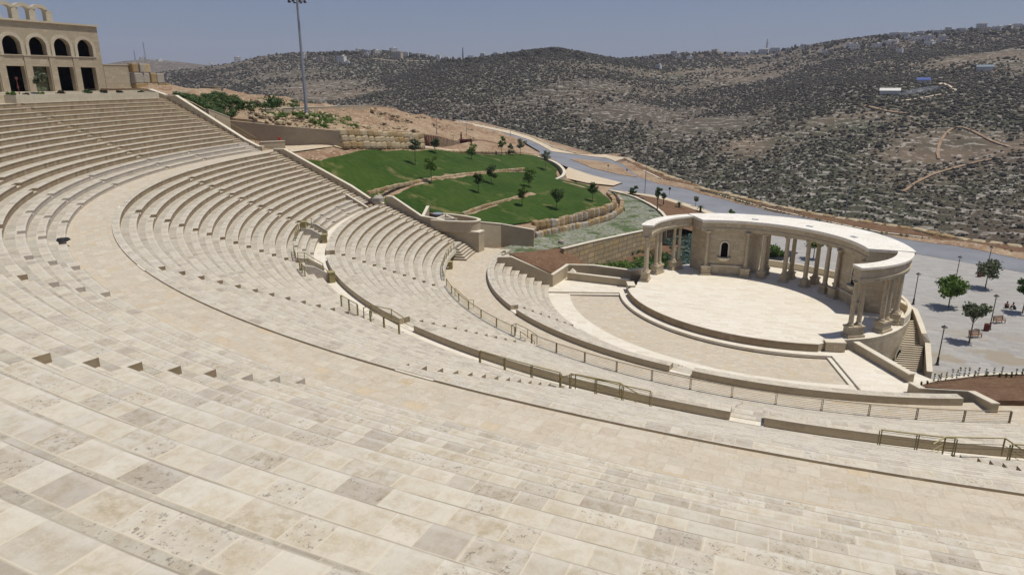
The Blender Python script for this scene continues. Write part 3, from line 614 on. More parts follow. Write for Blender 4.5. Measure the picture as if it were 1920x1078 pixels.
# ---- stage
ts = thing('stage', 'raised round stone stage with a dark curved front edge, in front of the colonnade', 'stage', pb(0, -5, 0)); l = ts.location
front = [pol(18.82, -28+a)[:2] for a in np.linspace(-42.5, 42.5, 60)]
rim = [(13.2, -11.6), (14.5, -9.7), (15.5, -7.8), (16.1, -5.4), (16.25, -2.6), (15.85, .6), (15.1, 3.1), (13.9, 5.2), (12, 7.6), (9.5, 9.6), (6, 11.2), (2, 11.9), (0, 12)]
rimw = [pb(p, b)[:2] for p, b in smoothline(rim, 1)]+[pb(-p, b)[:2] for p, b in smoothline(rim, 1)[::-1][1:]]
mb = MB(); mb.prism(front+rimw, -3.6, 1.23, m=1, mtop=0); loc(mb, l).build('platform', [M['stage'], M['ashlar']], ts)
mb = MB(); fr = offset_line([(*p, 0) for p in front], .03)
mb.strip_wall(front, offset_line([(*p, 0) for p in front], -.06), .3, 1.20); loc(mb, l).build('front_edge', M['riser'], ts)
# low rim wall on the back right of the drum (ends where the pedestals begin)
rw = [pb(p, b)[:2] for p, b in smoothline([(16.05, -1.5), (15.8, .6), (15.1, 3.1), (13.9, 5.4), (12, 7.8), (9.5, 9.8), (6, 11.3), (2, 12), (-2, 12), (-6, 11.3), (-9.5, 9.8), (-12, 7.8), (-13.9, 5.4)], 1)]
mb = MB(); mb.strip_wall(rw, offset_line([(*p, 0) for p in rw], .4), 1.0, 2.15); loc(mb, l).build('parapet', M['coping'], ts)
# arched door openings in the drum wall, right side
cdr = np.array(pb(3.33, -2.85)[:2])
for ang in (R(-27), R(-41)):
    d = np.array([math.cos(ang), math.sin(ang)]); tn = np.array([-d[1], d[0]]); c = cdr+d*13.08
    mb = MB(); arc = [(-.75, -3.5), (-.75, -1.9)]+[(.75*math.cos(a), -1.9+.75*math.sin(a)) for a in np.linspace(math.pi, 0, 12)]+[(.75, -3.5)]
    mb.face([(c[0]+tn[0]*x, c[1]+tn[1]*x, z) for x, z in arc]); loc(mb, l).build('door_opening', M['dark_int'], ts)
    mb = MB(); ou = [(-1.05, -3.5), (-1.05, -1.9)]+[(1.05*math.cos(a), -1.9+1.05*math.sin(a)) for a in np.linspace(math.pi, 0, 12)]+[(1.05, -3.5)]
    for i in range(len(arc)-1):
        q = [arc[i], arc[i+1], ou[i+1], ou[i]]; mb.face([(c[0]+tn[0]*x+d[0]*.08, c[1]+tn[1]*x+d[1]*.08, z) for x, z in q])
        mb.face([(c[0]+tn[0]*arc[i][0]+d[0]*.08, c[1]+tn[1]*arc[i][0]+d[1]*.08, arc[i][1]), (c[0]+tn[0]*arc[i+1][0]+d[0]*.08, c[1]+tn[1]*arc[i+1][0]+d[1]*.08, arc[i+1][1]), (c[0]+tn[0]*arc[i+1][0], c[1]+tn[1]*arc[i+1][0], arc[i+1][1]), (c[0]+tn[0]*arc[i][0], c[1]+tn[1]*arc[i][0], arc[i][1])])
    loc(mb, l).build('door_surround', M['facade_pale'], ts)
# small steps and corner blocks at both ends of the stage front
for sgn, lab in ((-1, 'stone corner block at the left end of the stage front'), (1, 'stone corner block with small steps at the right end of the stage front')):
    t = thing('corner_block', lab, 'block', pb(sgn*13.6, -12.3, .4), AX); ca = MB()
    ca.box((0, 0, 0), (1.9, .9, .98), -sgn*R(42)*-1); ca.build('block', M['ashlar'], t)
    cb = MB(); cb.box((0, 0, .98), (2.0, 1.0, .1), -sgn*R(42)*-1); cb.build('cap', M['coping'], t)
    for k in range(4):
        cc = MB(); cc.box((-sgn*(1.0+k*.33), -.55-k*.12, 0), (.34, 1.2, .72-k*.18), 0); cc.build('step', M['stage'], t)

# ---- colonnade
Z0, ZR = 1.23, 8.95
def column_parts(mb_list, x, y, z0, z1, rad=.27):
    """shaft / base / capital as lathes"""
    sh, ba, cp = mb_list
    ba.box((x, y, z0), (rad*2.7, rad*2.7, .10)); ba.lathe([(rad*1.35, .10), (rad*1.38, .17), (rad*1.15, .22), (rad*1.22, .28), (rad*1.0, .34)], (x, y, z0), 14)
    H = z1-z0; sh.lathe([(rad, .34), (rad*.98, H*.45), (rad*.86, H-.42)], (x, y, z0), 16)
    cp.lathe([(rad*.86, H-.42), (rad*.98, H-.38), (rad*.88, H-.34), (rad*.9, H-.24), (rad*1.25, H-.12)], (x, y, z0), 14); cp.box((x, y, z0+H-.12), (rad*2.8, rad*2.8, .12))
def pedestal(parent, cx, cy, z0, size, rz, hh=1.25):
    mb = MB(); mb.box((cx, cy, z0), (size[0]+.24, size[1]+.24, .28), rz); mb.box((cx, cy, z0+.28), (size[0], size[1], hh-.46), rz); mb.box((cx, cy, z0+hh-.18), (size[0]+.16, size[1]+.16, .18), rz)
    loc(mb, parent.location).build('pedestal', M['ashlar'], parent)
def col_group(parent, pts, z0, z1, rad=.27):
    for (x, y) in pts:
        sh, ba, cp = MB(), MB(), MB(); column_parts((sh, ba, cp), x, y, z0, z1, rad)
        o = loc(sh, parent.location).build('column_shaft', M['ashlar'], parent, smooth=True, merge=True)
        loc(ba, parent.location).build('column_base', M['ashlar'], o); loc(cp, parent.location).build('capital', M['ashlar'], o)
def arcpb(cb, r, a0, a1, n, cp=0.0): return [(cp+r*math.sin(a), cb+r*math.cos(a)) for a in np.linspace(a0, a1, n)]
def W(l): return [pb(p, b)[:2] for p, b in l]
tm = thing('colonnade', 'main curved stage colonnade under a thick white roof, niched wall at each end', 'colonnade', pb(0, 5, Z0)); l = tm.location
ai = math.asin(10.95/14.3); ao = math.asin(15.1/17.55)
def roofring(ri, ro, cbi, cbo, ai_, ao_, n=48): return W(arcpb(cbi, ri, -ai_, ai_, n)), W(arcpb(cbo, ro, -ao_, ao_, n))
I, O = roofring(14.3, 17.55, -10.2, -7.55, ai, ao)
mb = MB(); mb.strip_wall(O, I, 8.62, ZR-.002); loc(mb, l).build('roof_slab', M['roofstone'], tm)
Ib, Ob = W(arcpb(-10.2, 14.5, -ai, ai, 48)), W(arcpb(-7.55, 17.3, -ao+.01, ao-.01, 48))
mb = MB(); mb.strip_wall(Ob, Ib, 7.35, 8.62); loc(mb, l).build('entablature', M['ashlar'], tm)
I2 = W(arcpb(-10.2, 14.42, -ai, ai, 48)); mb = MB(); mb.strip_wall(Ib, I2, 7.72, 7.84); loc(mb, l).build('moulding', M['ashlar'], tm)
I3 = W(arcpb(-10.2, 14.36, -ai, ai, 48)); mb = MB(); mb.strip_wall(Ib, I3, 8.5, 8.62); loc(mb, l).build('cornice', M['coping'], tm)
# niched end walls
for sgn in (-1, 1):
    a0, a1 = math.asin(6.35/14.75), math.asin(10.6/14.6)
    fa = W(arcpb(-10.2, 14.75, sgn*a0, sgn*a1, 14)); ba_ = W(arcpb(-7.55, 16.9, sgn*math.asin(6.9/16.9), sgn*math.asin(14.3/16.9), 14))
    poly = fa+ba_[::-1]
    mb = MB(); mb.prism([tuple(p) for p in poly], Z0, 7.35); loc(mb, l).build('end_wall', M['ashlar'], tm)
    fb = W(arcpb(-10.2, 14.5, sgn*(a0-.008), sgn*(a1+.004), 14)); mb = MB(); mb.strip_wall(fb, fa, Z0, 2.45); loc(mb, l).build('plinth', M['ashlar'], tm)
    mb = MB(); mb.strip_wall(W(arcpb(-10.2, 14.44, sgn*(a0-.008), sgn*(a1+.004), 14)), fa, 2.45, 2.6); loc(mb, l).build('plinth_moulding', M['coping'], tm)
    am = sgn*(a0+a1)/2*1.03; cx, cb_ = 14.72*math.sin(am), -10.2+14.72*math.cos(am); rz = AX-am
    t0 = np.array(pb(cx, cb_)[:2]); ex = np.array([math.cos(rz), math.sin(rz)]); ey = np.array([-math.sin(rz), math.cos(rz)])
    def q3(x, y, z): return (t0[0]+ex[0]*x+ey[0]*y, t0[1]+ex[1]*x+ey[1]*y, z)
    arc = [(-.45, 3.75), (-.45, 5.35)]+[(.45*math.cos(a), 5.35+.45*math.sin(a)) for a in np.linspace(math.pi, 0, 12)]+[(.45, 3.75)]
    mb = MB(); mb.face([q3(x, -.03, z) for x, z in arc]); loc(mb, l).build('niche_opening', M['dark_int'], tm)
    ou = [(x*1.45, z if z < 5.36 else 5.35+(z-5.35)*1.45) for x, z in arc]; mb = MB()
    for i in range(len(arc)-1): mb.face([q3(*p_) for p_ in ((arc[i][0], -.09, arc[i][1]), (arc[i+1][0], -.09, arc[i+1][1]), (ou[i+1][0], -.09, ou[i+1][1]), (ou[i][0], -.09, ou[i][1]))]); mb.face([q3(*p_) for p_ in ((ou[i][0], -.09, ou[i][1]), (ou[i+1][0], -.09, ou[i+1][1]), (ou[i+1][0], .02, ou[i+1][1]), (ou[i][0], .02, ou[i][1]))])
    loc(mb, l).build('niche_frame', M['coping'], tm)
    mb = MB(); hs = np.linspace(math.pi, 2*math.pi, 12); ring = lambda rr, z: [q3(rr*math.cos(a), rr*.8*math.sin(a), z) for a in hs]
    for (ra, za), (rb, zb_) in (((.35, 3.15), (.55, 3.2)), ((.55, 3.2), (.95, 3.62)), ((.95, 3.62), (.95, 3.72)), ((.95, 3.72), (.85, 3.72)), ((.85, 3.72), (.6, 3.5)), ((.6, 3.5), (.01, 3.45))):
        A_, B_ = ring(ra, za), ring(rb, zb_)
        for i in range(11): mb.face([A_[i], A_[i+1], B_[i+1], B_[i]])
    loc(mb, l).build('niche_bowl', M['coping'], tm)
    for aa in (a0, a1):
        s2 = sgn*aa*(1.0 if aa == a1 else 1.0); cx, cb_ = 14.42*math.sin(s2), -10.2+14.42*math.cos(s2); p = pb(cx, cb_)
        pedestal(tm, p[0], p[1], Z0, (1.2, .95), AX-s2); col_group(tm, [(p[0], p[1])], Z0+1.25, 7.35, .24)
for pc in (-4.35, -1.45, 1.45, 4.35):
    a = math.asin(pc/14.75)
    for rr in (14.85, 17.15):
        p = pb(rr*math.sin(a), -10.2+rr*math.cos(a)); pedestal(tm, p[0], p[1], Z0, (.85, .85), AX-a, .95); col_group(tm, [p[:2]], Z0+.95, 7.35, .29)
for k, (pp, rr) in enumerate(((-6.5, 15.6), (.6, 15.4), (7.2, 15.2))):
    a = math.asin(pp/rr); p = pb(rr*math.sin(a), -10.2+rr*math.cos(a)+.6)
    mb = MB(); mb.box((0, 0, 0), (.85, .5, .05)); o = mb.build('roof_hatch', M['greymetal']); o.location = (p[0], p[1], ZR); o.rotation_euler.z = AX-a
    tag(o, ('small dark hatch on the left part of the colonnade roof', 'small pale hatch on the middle of the colonnade roof', 'small dark hatch on the right part of the colonnade roof')[k], 'hatch')
# side wings: curved architrave on three pedestals with paired columns
for sgn, side in ((-1, 'left'), (1, 'right')):
    tw = thing('side_colonnade', '%s open wing of the stage colonnade, curved architrave on paired columns' % side, 'colonnade', pb(sgn*14.5, -4, Z0)); l = tw.location
    cp, cb = sgn*4.3, -3.75
    def arcw(r, a0, a1, n=20): return [pb(cp+sgn*r*math.cos(a), cb+r*math.sin(a))[:2] for a in np.linspace(a0, a1, n)]
    a0, a1 = R(-32), R(24)
    for nm, r0_, r1_, zb_, zt_, mt in (('coping', 10.15, 11.75, 8.7, 8.93, 'roofstone'), ('architrave', 10.35, 11.55, 7.3, 8.7, 'ashlar'), ('moulding', 10.27, 11.63, 7.62, 7.74, 'ashlar')):
        da = .006 if nm == 'architrave' else (0 if nm == 'coping' else .003)
        mb = MB(); mb.strip_wall(arcw(r1_, a0+da, a1-da), arcw(r0_, a0+da, a1-da), zb_, zt_); loc(mb, l).build(nm, M[mt], tw)
    for ang in (-28.5, -6, 14):
        a = R(ang); c = np.array(pb(cp+sgn*10.95*math.cos(a), cb+10.95*math.sin(a))[:2]); tdir = np.array(pb(-sgn*math.sin(a), math.cos(a))[:2]); rz = math.atan2(tdir[1], tdir[0])
        pedestal(tw, c[0], c[1], Z0, (1.75, .95), rz)
        col_group(tw, [tuple(c+tdir*.47), tuple(c-tdir*.47)], Z0+1.25, 7.3, .25)
# ---- right side: ramp wall, end wall, stairs down to the plaza
poly_wall('low_wall', 'straight low wall right of the orchestra, running from the stage drum to the planting bed', 'wall', [(*P(1598, 656.5, .4)[:2], -3.3, 1.35), (*P(1702, 718, .4)[:2], -3.3, 1.3)], .55, side=1)
pw = [P(1704, 716, 1.35), P(1724, 727.4, 1.6), P(1816, 733, 3.9), P(1861, 755.5, 4.3)]
poly_wall('coping_wall', 'zigzag coping wall at the right end of the innermost seats beside the soil bed', 'wall', [(p[0], p[1], -.5, p[2]) for p in pw], .5, side=1)
pr_ = [(1690, 562, 2.2), (1720, 580, 1.9), (1731, 607, 1.0), (1737, 625, .5), (1744, 643, -.5), (1748, 697, -1.9)]
pr3 = [P(*a) for a in pr_]
poly_wall('stair_parapet', 'tall faceted pale wall between the descending stairs and the paved plaza', 'wall', [(p[0], p[1], -3.3, p[2]) for p in pr3], .45, side=-1, capt=.12)
mb = MB(); nst = 23; Aa = [np.array(P(1670, 694, -3.1)), np.array(P(1682, 648, -1.1)), np.array(P(1696, 601, .9))]; Bb = [np.array(P(1731, 697, -3.1)), np.array(P(1730, 652, -1.1)), np.array(P(1722, 601, .9))]
def lerp3(L, t): return L[0]+(L[1]-L[0])*t*2 if t < .5 else L[1]+(L[2]-L[1])*(t-.5)*2
zz = -3.1
for k in range(nst):
    t0, t1 = k/nst, (k+1)/nst; z1 = -3.1+(k+1)*4.0/nst
    a, b, c, d = lerp3(Aa, t0), lerp3(Bb, t0), lerp3(Bb, t1), lerp3(Aa, t1)
    mb.prism([tuple(a[:2]), tuple(b[:2]), tuple(c[:2]), tuple(d[:2])], -3.4, z1, m=1, mtop=0)
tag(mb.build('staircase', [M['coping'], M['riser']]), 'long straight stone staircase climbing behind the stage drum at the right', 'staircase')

# ================================================================== GROUND
def tps(pts):
    X = np.array([p[:2] for p in pts], float)/50.0; Z = np.array([p[2] for p in pts], float); n = len(X)
    d2 = ((X[:, None]-X[None])**2).sum(-1); K = .5*d2*np.log(d2+1e-9); K[np.arange(n), np.arange(n)] = .002
    A = np.zeros((n+3, n+3)); A[:n, :n] = K; A[:n, n] = 1; A[:n, n+1:] = X; A[n:, :n] = A[:n, n:].T
    wv = np.linalg.solve(A, np.r_[Z, 0, 0, 0])
    def f(x, y):
        q = np.stack([np.atleast_1d(x), np.atleast_1d(y)], -1)/50.0; d = ((q[:, None]-X[None])**2).sum(-1)
        return (.5*d*np.log(d+1e-9))@wv[:n]+wv[n]+q@wv[n+1:]
    return f
def pip(v, K):
    x, y = v; a = K; b = np.roll(K, -1, 0)
    c = ((a[:, 1] > y) != (b[:, 1] > y)) & (x < (b[:, 0]-a[:, 0])*(y-a[:, 1])/(b[:, 1]-a[:, 1]+1e-12)+a[:, 0]); return bool(c.sum() % 2)
def patch(name, poly, f, mat, step=2.5, dz=0.0, label=None, cat=None, kind='structure', rough=0.0, skirt=0.0, keepout=None, sink=.0):
    """polygon draped over the height function f, triangulated with inner points"""
    poly = [np.array(p[:2], float) for p in poly]; poly = [p[:2] for p in resample(poly+[poly[0]], step)][:-1]
    P_ = np.array(poly); x0, y0 = P_.min(0); x1, y1 = P_.max(0); inner = []
    xs = np.arange(x0+step/2, x1, step); ys = np.arange(y0+step/2, y1, step); gx, gy = np.meshgrid(xs, ys); gx = gx.ravel(); gy = gy.ravel()
    ins = np.zeros(len(gx), bool); md = np.full(len(gx), 1e9)
    for i in range(len(P_)):
        a, b = P_[i], P_[(i+1) % len(P_)]
        c = ((a[1] > gy) != (b[1] > gy)) & (gx < (b[0]-a[0])*(gy-a[1])/(b[1]-a[1]+1e-12)+a[0]); ins ^= c
        md = np.minimum(md, (gx-a[0])**2+(gy-a[1])**2)
    k = ins & (md > (step*.45)**2); n = len(P_)
    co = [Vector(p) for p in P_]+[Vector((x, y)) for x, y in zip(gx[k], gy[k])]
    r = delaunay_2d_cdt(co, [(i, (i+1) % n) for i in range(n)], [list(range(n))] if False else [], 1, 1e-5)
    vs, fs = r[0], r[2]; V = np.array([[v.x, v.y] for v in vs]); Z = f(V[:, 0], V[:, 1])+dz
    if rough:
        edge = set()
        for i, v in enumerate(V):
            if keepout is not None:
                ko = min(((K-v)**2).sum(1).min() for K in keepout)**.5; ins_ = any(pip(v, K) for K in keepout)
                if ins_: Z[i] -= sink if ko > 1.5 else .12; continue
                Z[i] += mnoise.fractal(Vector((v[0]*.12, v[1]*.12, 3.3)), 1.0, 2.0, 4)*rough*min(1, ko/5)*min(1, np.sqrt(((P_-v)**2).sum(1).min())/6); continue
            nz = mnoise.fractal(Vector((v[0]*.12, v[1]*.12, 3.3)), 1.0, 2.0, 4); dmin = np.sqrt(((P_-v)**2).sum(1).min()); Z[i] += nz*rough*min(1, dmin/6)
    me = bpy.data.meshes.new(name); me.from_pydata([(a[0], a[1], z) for a, z in zip(V, Z)], [], fs); me.uv_layers.new(name='UVMap')
    me.uv_layers[0].data.foreach_set('uv', V[[l_.vertex_index for l_ in me.loops]].astype(np.float32).ravel())
    me.materials.append(M[mat] if isinstance(mat, str) else mat)
    if skirt:
        bm = bmesh.new(); bm.from_mesh(me); be = [e for e in bm.edges if e.is_boundary]; ex = bmesh.ops.extrude_edge_only(bm, edges=be)
        for v in [g for g in ex['geom'] if isinstance(g, bmesh.types.BMVert)]: v.co.z -= skirt
        bm.to_mesh(me); bm.free()
    me.polygons.foreach_set('use_smooth', [not skirt]*len(me.polygons))
    o = bpy.data.objects.new(name, me); COL.objects.link(o); return tag(o, label, cat, kind=kind)
def L3(l): return [P(*a) for a in l]
# upper ground: lawn, earth slopes, path beyond the middle tier
lawn_top = [(600, 297, 16.0), (655, 291, 15.6), (718, 286, 14.9), (776, 285.5, 13.6), (856, 287, 11.4), (960, 288.5, 8.2), (1010, 294, 6.2), (1035, 301, 5.0), (1049, 313, 4.0)]
lawn_right = [(1043, 324, 3.7), (1047, 336, 3.3), (1095, 346, 2.7), (1116, 354, 2.3), (1140, 372, 2.2), (1149, 384, 2.4), (1136, 391, 2.6), (1085, 403, 3.2), (1010, 414, 4.4), (970, 421, 5.0)]
near_pts = [np.array(P(955, 423, 5.4)), np.array(pol(41.2, -90.2, 6.3)), np.array(pol(43.5, -91.2, 6.8)), np.array(pol(47.8, -91.6, 7.6)), np.array(pol(50.4, -89.8, 8.0)), np.array(pol(49.8, -85.6, 7.9)), np.array(pol(53.8, -85.25, 9.6)), np.array(pol(56.5, -84.9, 9.7)), np.array(pol(59.5, -84.85, 11.0)), np.array(pol(63.5, -84.8, 12.9)), np.array(pol(68.5, -84.9, 15.2)), np.array(pol(70.6, -85.6, 15.9))]
def zat(xy, v):
    lo, hi = -5.0, 60.0
    for _ in range(50):
        m = (lo+hi)/2; q = np.array((xy[0], xy[1], m))-CAM; vv = 539-F_PX*np.dot(q, UP)/np.dot(q, fw)
        if vv > v: lo = m
        else: hi = m
    return (lo+hi)/2
W0_, W1_ = P(538, 274, 16.95), P(638, 274, 16.95); WE_ = W0_+(W0_-W1_)*((538-438)/100.0)*1.05
footl = [WE_, W0_, W1_, P(700, 274, 16.1), P(745, 274.5, 15.1), P(792, 275.5, 14.0)]; topv = [226, 237, 245.5, 243, 244, 249]
topz = [zat(p, v) for p, v in zip(footl, topv)]
splitp = [np.array((*o_, z-.15)) for o_, z in zip(offset_line(footl, .55), topz)]+L3([(860, 264, 11.9), (930, 268, 8.0), (985, 271, 4.4)])
far_dirt = [
            (380, 185, 23.6), (430, 205, 21.6), (470, 205, 21.0), (420, 172, 23.4), (500, 190, 21.6), (560, 196, 21.2), (600, 205, 20.8), (700, 205, 19.6), (730, 206, 19.2), (780, 218, 16.6), (810, 228, 13.5), (860, 240, 10.0), (930, 268, 6.6), (1000, 281, 4.6)]
UPC = L3(lawn_top+lawn_right)+near_pts
foot = [(538, 274, 16.95), (638, 274, 16.95), (700, 274, 16.1), (745, 274.5, 15.1), (792, 275.5, 14.0), (860, 270, 11.9), (930, 270, 7.9), (985, 271.5, 4.4)]
UPF = L3(foot)+[P(1010, 288, 5.0), P(1055, 318, 2.6), P(1060, 334, 2.6)]
fU = tps([(p[0], p[1], p[2]) for p in UPC+UPF+[np.array(pol(73, -84.8, 16.9)), np.array(pol(74.5, -88, 16.9))]])
fB = tps([(p[0], p[1], p[2]) for p in splitp+L3(far_dirt)]+[*[(*pol(r_, a_)[:2], 17.9+(r_-75)*.47+e_) for r_ in (77, 82, 87) for a_, e_ in ((-86, .0), (-91, .5))], (*pol(93, -87)[:2], 25.2), (*pol(102, -91)[:2], 25.2), (-165, 40, 24.9), (-165, -2, 25.2), (-150, 62, 24.4)])
# lower ground: road, plaza, walkway, planting beds
def rz(u): return float(np.interp(u, [800, 840, 906, 960, 1000, 1060, 1150, 1210, 1300, 1440, 1560, 1920], [8.0, 6.5, 5.0, 4.0, 3.0, 1.6, 0.2, -.4, -1.6, -2.5, -3.0, -3.1]))
def rp(l): return [P(u, v, rz(u)) for u, v in l]
road_far = rp([(818, 223.5), (906, 240), (960, 252.7), (995, 264), (1020, 276.5), (1035, 285), (1085, 291), (1135, 296.6), (1153, 304), (1200, 333), (1212, 337.5), (1236, 345.5), (1311, 364), (1386, 383), (1440, 397)])
road_far += [np.array((21.4, 62.9, -3.1)), np.array((40, 51.4, -3.1)), np.array((95, 14, -3.1))]
road_near = rp([(818, 226.5), (906, 244), (960, 258), (985, 268), (1012, 284), (1010, 291), (1063, 313), (1110, 330), (1168, 344), (1140, 355.5), (1186, 361), (1248, 370.5), (1293, 384), (1336, 398)])
road_near += [np.array((-3.0, 68, -2.9)), np.array((13.6, 58, -3.1)), np.array((22.5, 49.5, -3.1)), np.array((37.6, 41.2, -3.1)), np.array((90, 8, -3.1))]
kerb = [P(1153, 304, .6), P(1173, 304, .5), P(1211, 323, .0), P(1236, 335.4, -.3), P(1336, 363, -1.2), P(1440, 393, -2.1), P(1565, 420, -2.6), P(1647, 436.7, -2.8), P(1738, 447.6, -2.9), P(1920, 476.4, -2.9), np.array((95, 17, -2.9))]
rock_up = [P(u, v, rz(u)+.1) for u, v in ((860, 226.8), (906, 235.5), (960, 246), (1000, 258.5), (1040, 278), (1083, 289.2))]
rockl = [P(1173, 295, 1.4), P(1191, 305, .9), P(1261, 333, .2), P(1316, 352, -.3), P(1386, 368, -.9), P(1440, 382, -1.2), P(1565, 407, -1.8), P(1711, 428, -2.0), P(1818, 450, -2.1), P(1920, 463, -2.2), np.array((98, 24, -2.3))]
walkR = [(1144, 357.5, .1), (1185, 367, .1), (1215, 380, .2), (1240, 395, .5), (1252, 411, .9)]
LOWC = list(road_far)+list(road_near)+list(kerb)+list(rock_up)+list(rockl)+L3(walkR)
LOWC += L3([(905, 472, 3.3), (1000, 453, 2.9), (1057, 465, 2.6), (1150, 415, 1.0), (1175, 396, .6), (1165, 372, .3), (1150, 360, .1), (1240, 427, 1.1), (1290, 410, -1.6), (1350, 402, -2.4)])+[(20, 20, -3.1), (45, 5, -3.1), (30, -15, -3.1), (0, 30, -3.1), (-10, 45, -3.0), (60, -30, -3.1)]
LOWC = [p for i, p in enumerate(LOWC) if all((p[0]-q[0])**2+(p[1]-q[1])**2 > .5 for q in LOWC[:i])]
fL = tps([(p[0], p[1], p[2]) for p in LOWC])
lawn_poly = [p[:2] for p in smoothline(L3(lawn_top), 1)+L3(lawn_right)+near_pts]
patch('lawn', lawn_poly, fU, 'grass', 2.0, dz=.10)
# bare earth around the lawn up to the ridge line
ridge = [np.array((-165, 40, 24.9)), np.array((-150, 62, 24.4))]+L3([(420, 168, 23.6), (500, 183, 21.9), (560, 191, 21.4), (640, 200, 20.6), (735, 203, 19.4), (785, 214, 16.8)])
dirt_poly = [p[:2] for p in near_pts[::-1]]
dirt_poly = [pol(86, -84.8)[:2], pol(71, -84.75)[:2], pol(55, -84.8)[:2], pol(50, -85.1)[:2], pol(50.3, -89.6)[:2], pol(47, -91)[:2], pol(41.3, -89.4)[:2], P(1001, 431, 4.6)[:2]]+[p[:2] for p in L3([(1010, 418, 4.2), (1085, 406, 3.0), (1138, 394, 2.4), (1153, 384, 2.1), (1143, 371, 1.9), (1118, 352, 2.0), (1095, 343, 2.3), (1060, 332, 2.7)])]+[p[:2] for p in L3([(1059, 316, 2.6), (1012, 288, 4.6), (1010, 284.5, 3.8)])]+[p[:2] for p in L3(foot[::-1])]+[tuple(WE_[:2])]
back_poly = [pol(108, -88)[:2], pol(91, -84.9)[:2], pol(85, -84.9)[:2]]+[p[:2] for p in splitp]+[p[:2] for p in rp([(985, 268.5), (960, 258.5), (906, 244.5), (818, 227)])]+[p[:2] for p in ridge[::-1]]+[(-165, -2)]
KO = [np.array([p[:2] for p in resample(list(lawn_poly)+[lawn_poly[0]], 2.0)]), np.array([p[:2] for p in resample(L3([(516, 283, 16.95), (530, 275, 16.95), (640, 275, 16.9), (725, 277.5, 15.4), (800, 280, 13.2), (860, 280, 11.6), (860, 282.5, 11.5), (776, 283, 13.7), (700, 281.5, 15.3), (620, 280.5, 16.5), (550, 281.5, 16.9), (516, 283, 16.95)]), 2.0)])]
patch('earth_ground', dirt_poly, fU, 'dirt', 2.6, dz=-.05, rough=.5, skirt=8, keepout=KO, sink=.14)
BK = np.array([tuple(map(float, p[:2])) for p in back_poly])
patch('earth_ground', back_poly, fB, 'dirt', 2.6, dz=0, rough=2.2, skirt=25)
patch('upper_path', [p[:2] for p in L3([(516, 283, 16.95), (530, 275, 16.95), (640, 275, 16.9), (725, 277.5, 15.4), (800, 280, 13.2), (860, 280, 11.6), (860, 282.5, 11.5), (776, 283, 13.7), (700, 281.5, 15.3), (620, 280.5, 16.5), (550, 281.5, 16.9)])], fU, 'sand', 2.0, dz=.05)
patch('scrub_slope', [pol(r_, a_)[:2] for r_, a_ in ((85.3, -85), (91, -85), (91.5, -90), (88, -92.5), (85.8, -88))], fB, 'dirt_scrub', 1.5, dz=.12)
# lower sheets
patch('earth_base', [(-60, 168), (-75, 160), (-185, 275), (-170, 280), (-70, 165), (-44, 118), (-12, 86), (8, 75), (22, 67), (45, 53), (100, 18), (92, 5), (37.2, 40.2), (22.2, 48.6), (13, 57), (-6, 63.5), (-21, 39), (-23.5, 42), (-22.6, 35.2), (-31.9, 6.0), (-42, -2), (-50, 50)][::-1], fL, 'dirt', 4.0, dz=-.30, skirt=20)
patch('road', [p[:2] for p in road_near]+[p[:2] for p in road_far[::-1]], fL, 'road', 2.5, dz=.0)
isl = rp([(1068, 298.5), (1110, 316), (1160, 327.5), (1196, 333), (1160, 314), (1120, 301), (1090, 298)])
patch('traffic_island', [p[:2] for p in isl], fL, 'dirt', 2.0, dz=.14, skirt=.2)
patch('soil_verge', [p[:2] for p in kerb]+[p[:2] for p in rockl[::-1]], fL, 'soil', 2.5, dz=.1, rough=.15)
patch('sandy_verge', [p[:2] for p in rp([(1066, 314), (1110, 329), (1166, 343), (1150, 349), (1100, 343), (1063, 334), (1058, 322)])], fL, 'sand', 2.0, dz=.06)
patch('sandy_verge', [p[:2] for p in rock_up]+[rp([(1135, 292.5)])[0][:2], rockl[0][:2]]+[p[:2] for p in rp([(1173, 303), (1153, 303.5), (1135, 296.2), (1085, 290.6), (1035, 284.6), (1020, 276), (995, 263.6), (960, 252.2), (906, 239.6), (850, 229)])], fL, 'sand', 3.0, dz=.06, skirt=3)
patch('dirt_verge', [p[:2] for p in road_far[8:]]+[p[:2] for p in kerb[::-1]], fL, 'dirt', 2.5, dz=.05)
bed = rp([(1186, 363), (1248, 372.5), (1293, 386), (1330, 400)])
patch('pavement', [p[:2] for p in rp([(1145, 356.5), (1186, 361.5), (1248, 371), (1293, 384.5), (1336, 398.5)])]+[(-3.3, 66), (-6, 64)]+[p[:2] for p in rp([(1300, 396), (1250, 379), (1190, 366), (1150, 358.5)])], fL, 'sand', 2.0, dz=.12)
patch('planting_bed', [p[:2] for p in rp([(1198, 369), (1250, 380), (1300, 397), (1345, 410)])]+[(-14, 42), (-24, 36)]+[p[:2] for p in L3([(1253, 412, .8), (1241, 396, .3), (1216, 381.5, .1)])], fL, 'soil', 2.0, dz=.16)
wk = L3([(905, 474, 3.35), (940, 466, 3.2), (985, 453, 3.0), (1003, 447, 2.9), (1050, 437, 2.4), (1100, 426, 1.8), (1150, 411, 1.1), (1172, 396, .6), (1165, 378, .3), (1150, 362, .1), (1146, 358.5, .1), (1185, 368.5, .1), (1213, 381.5, .2), (1237, 397, .5), (1249, 413, .9), (1243, 424, 1.1), (1150, 443, 1.9), (1058, 463, 2.6), (1000, 472, 3.1), (960, 476, 3.3), (930, 481, 3.45), (912, 483, 3.45)])
patch('garden_walk', [p[:2] for p in wk], fL, 'stream', 2.0, dz=.1)
flat('plaza', [(-22, 34), (-6, 64), (13.6, 57.6), (22.5, 49.1), (37.6, 40.8), (90, 7.6), (90, -80), (20, -80), (17, -27), (12.6, -23.5), (11, -18), (8, -12), (12, 0), (8, 10), (-4, 16)], -3.06, 'plaza', thick=.4)
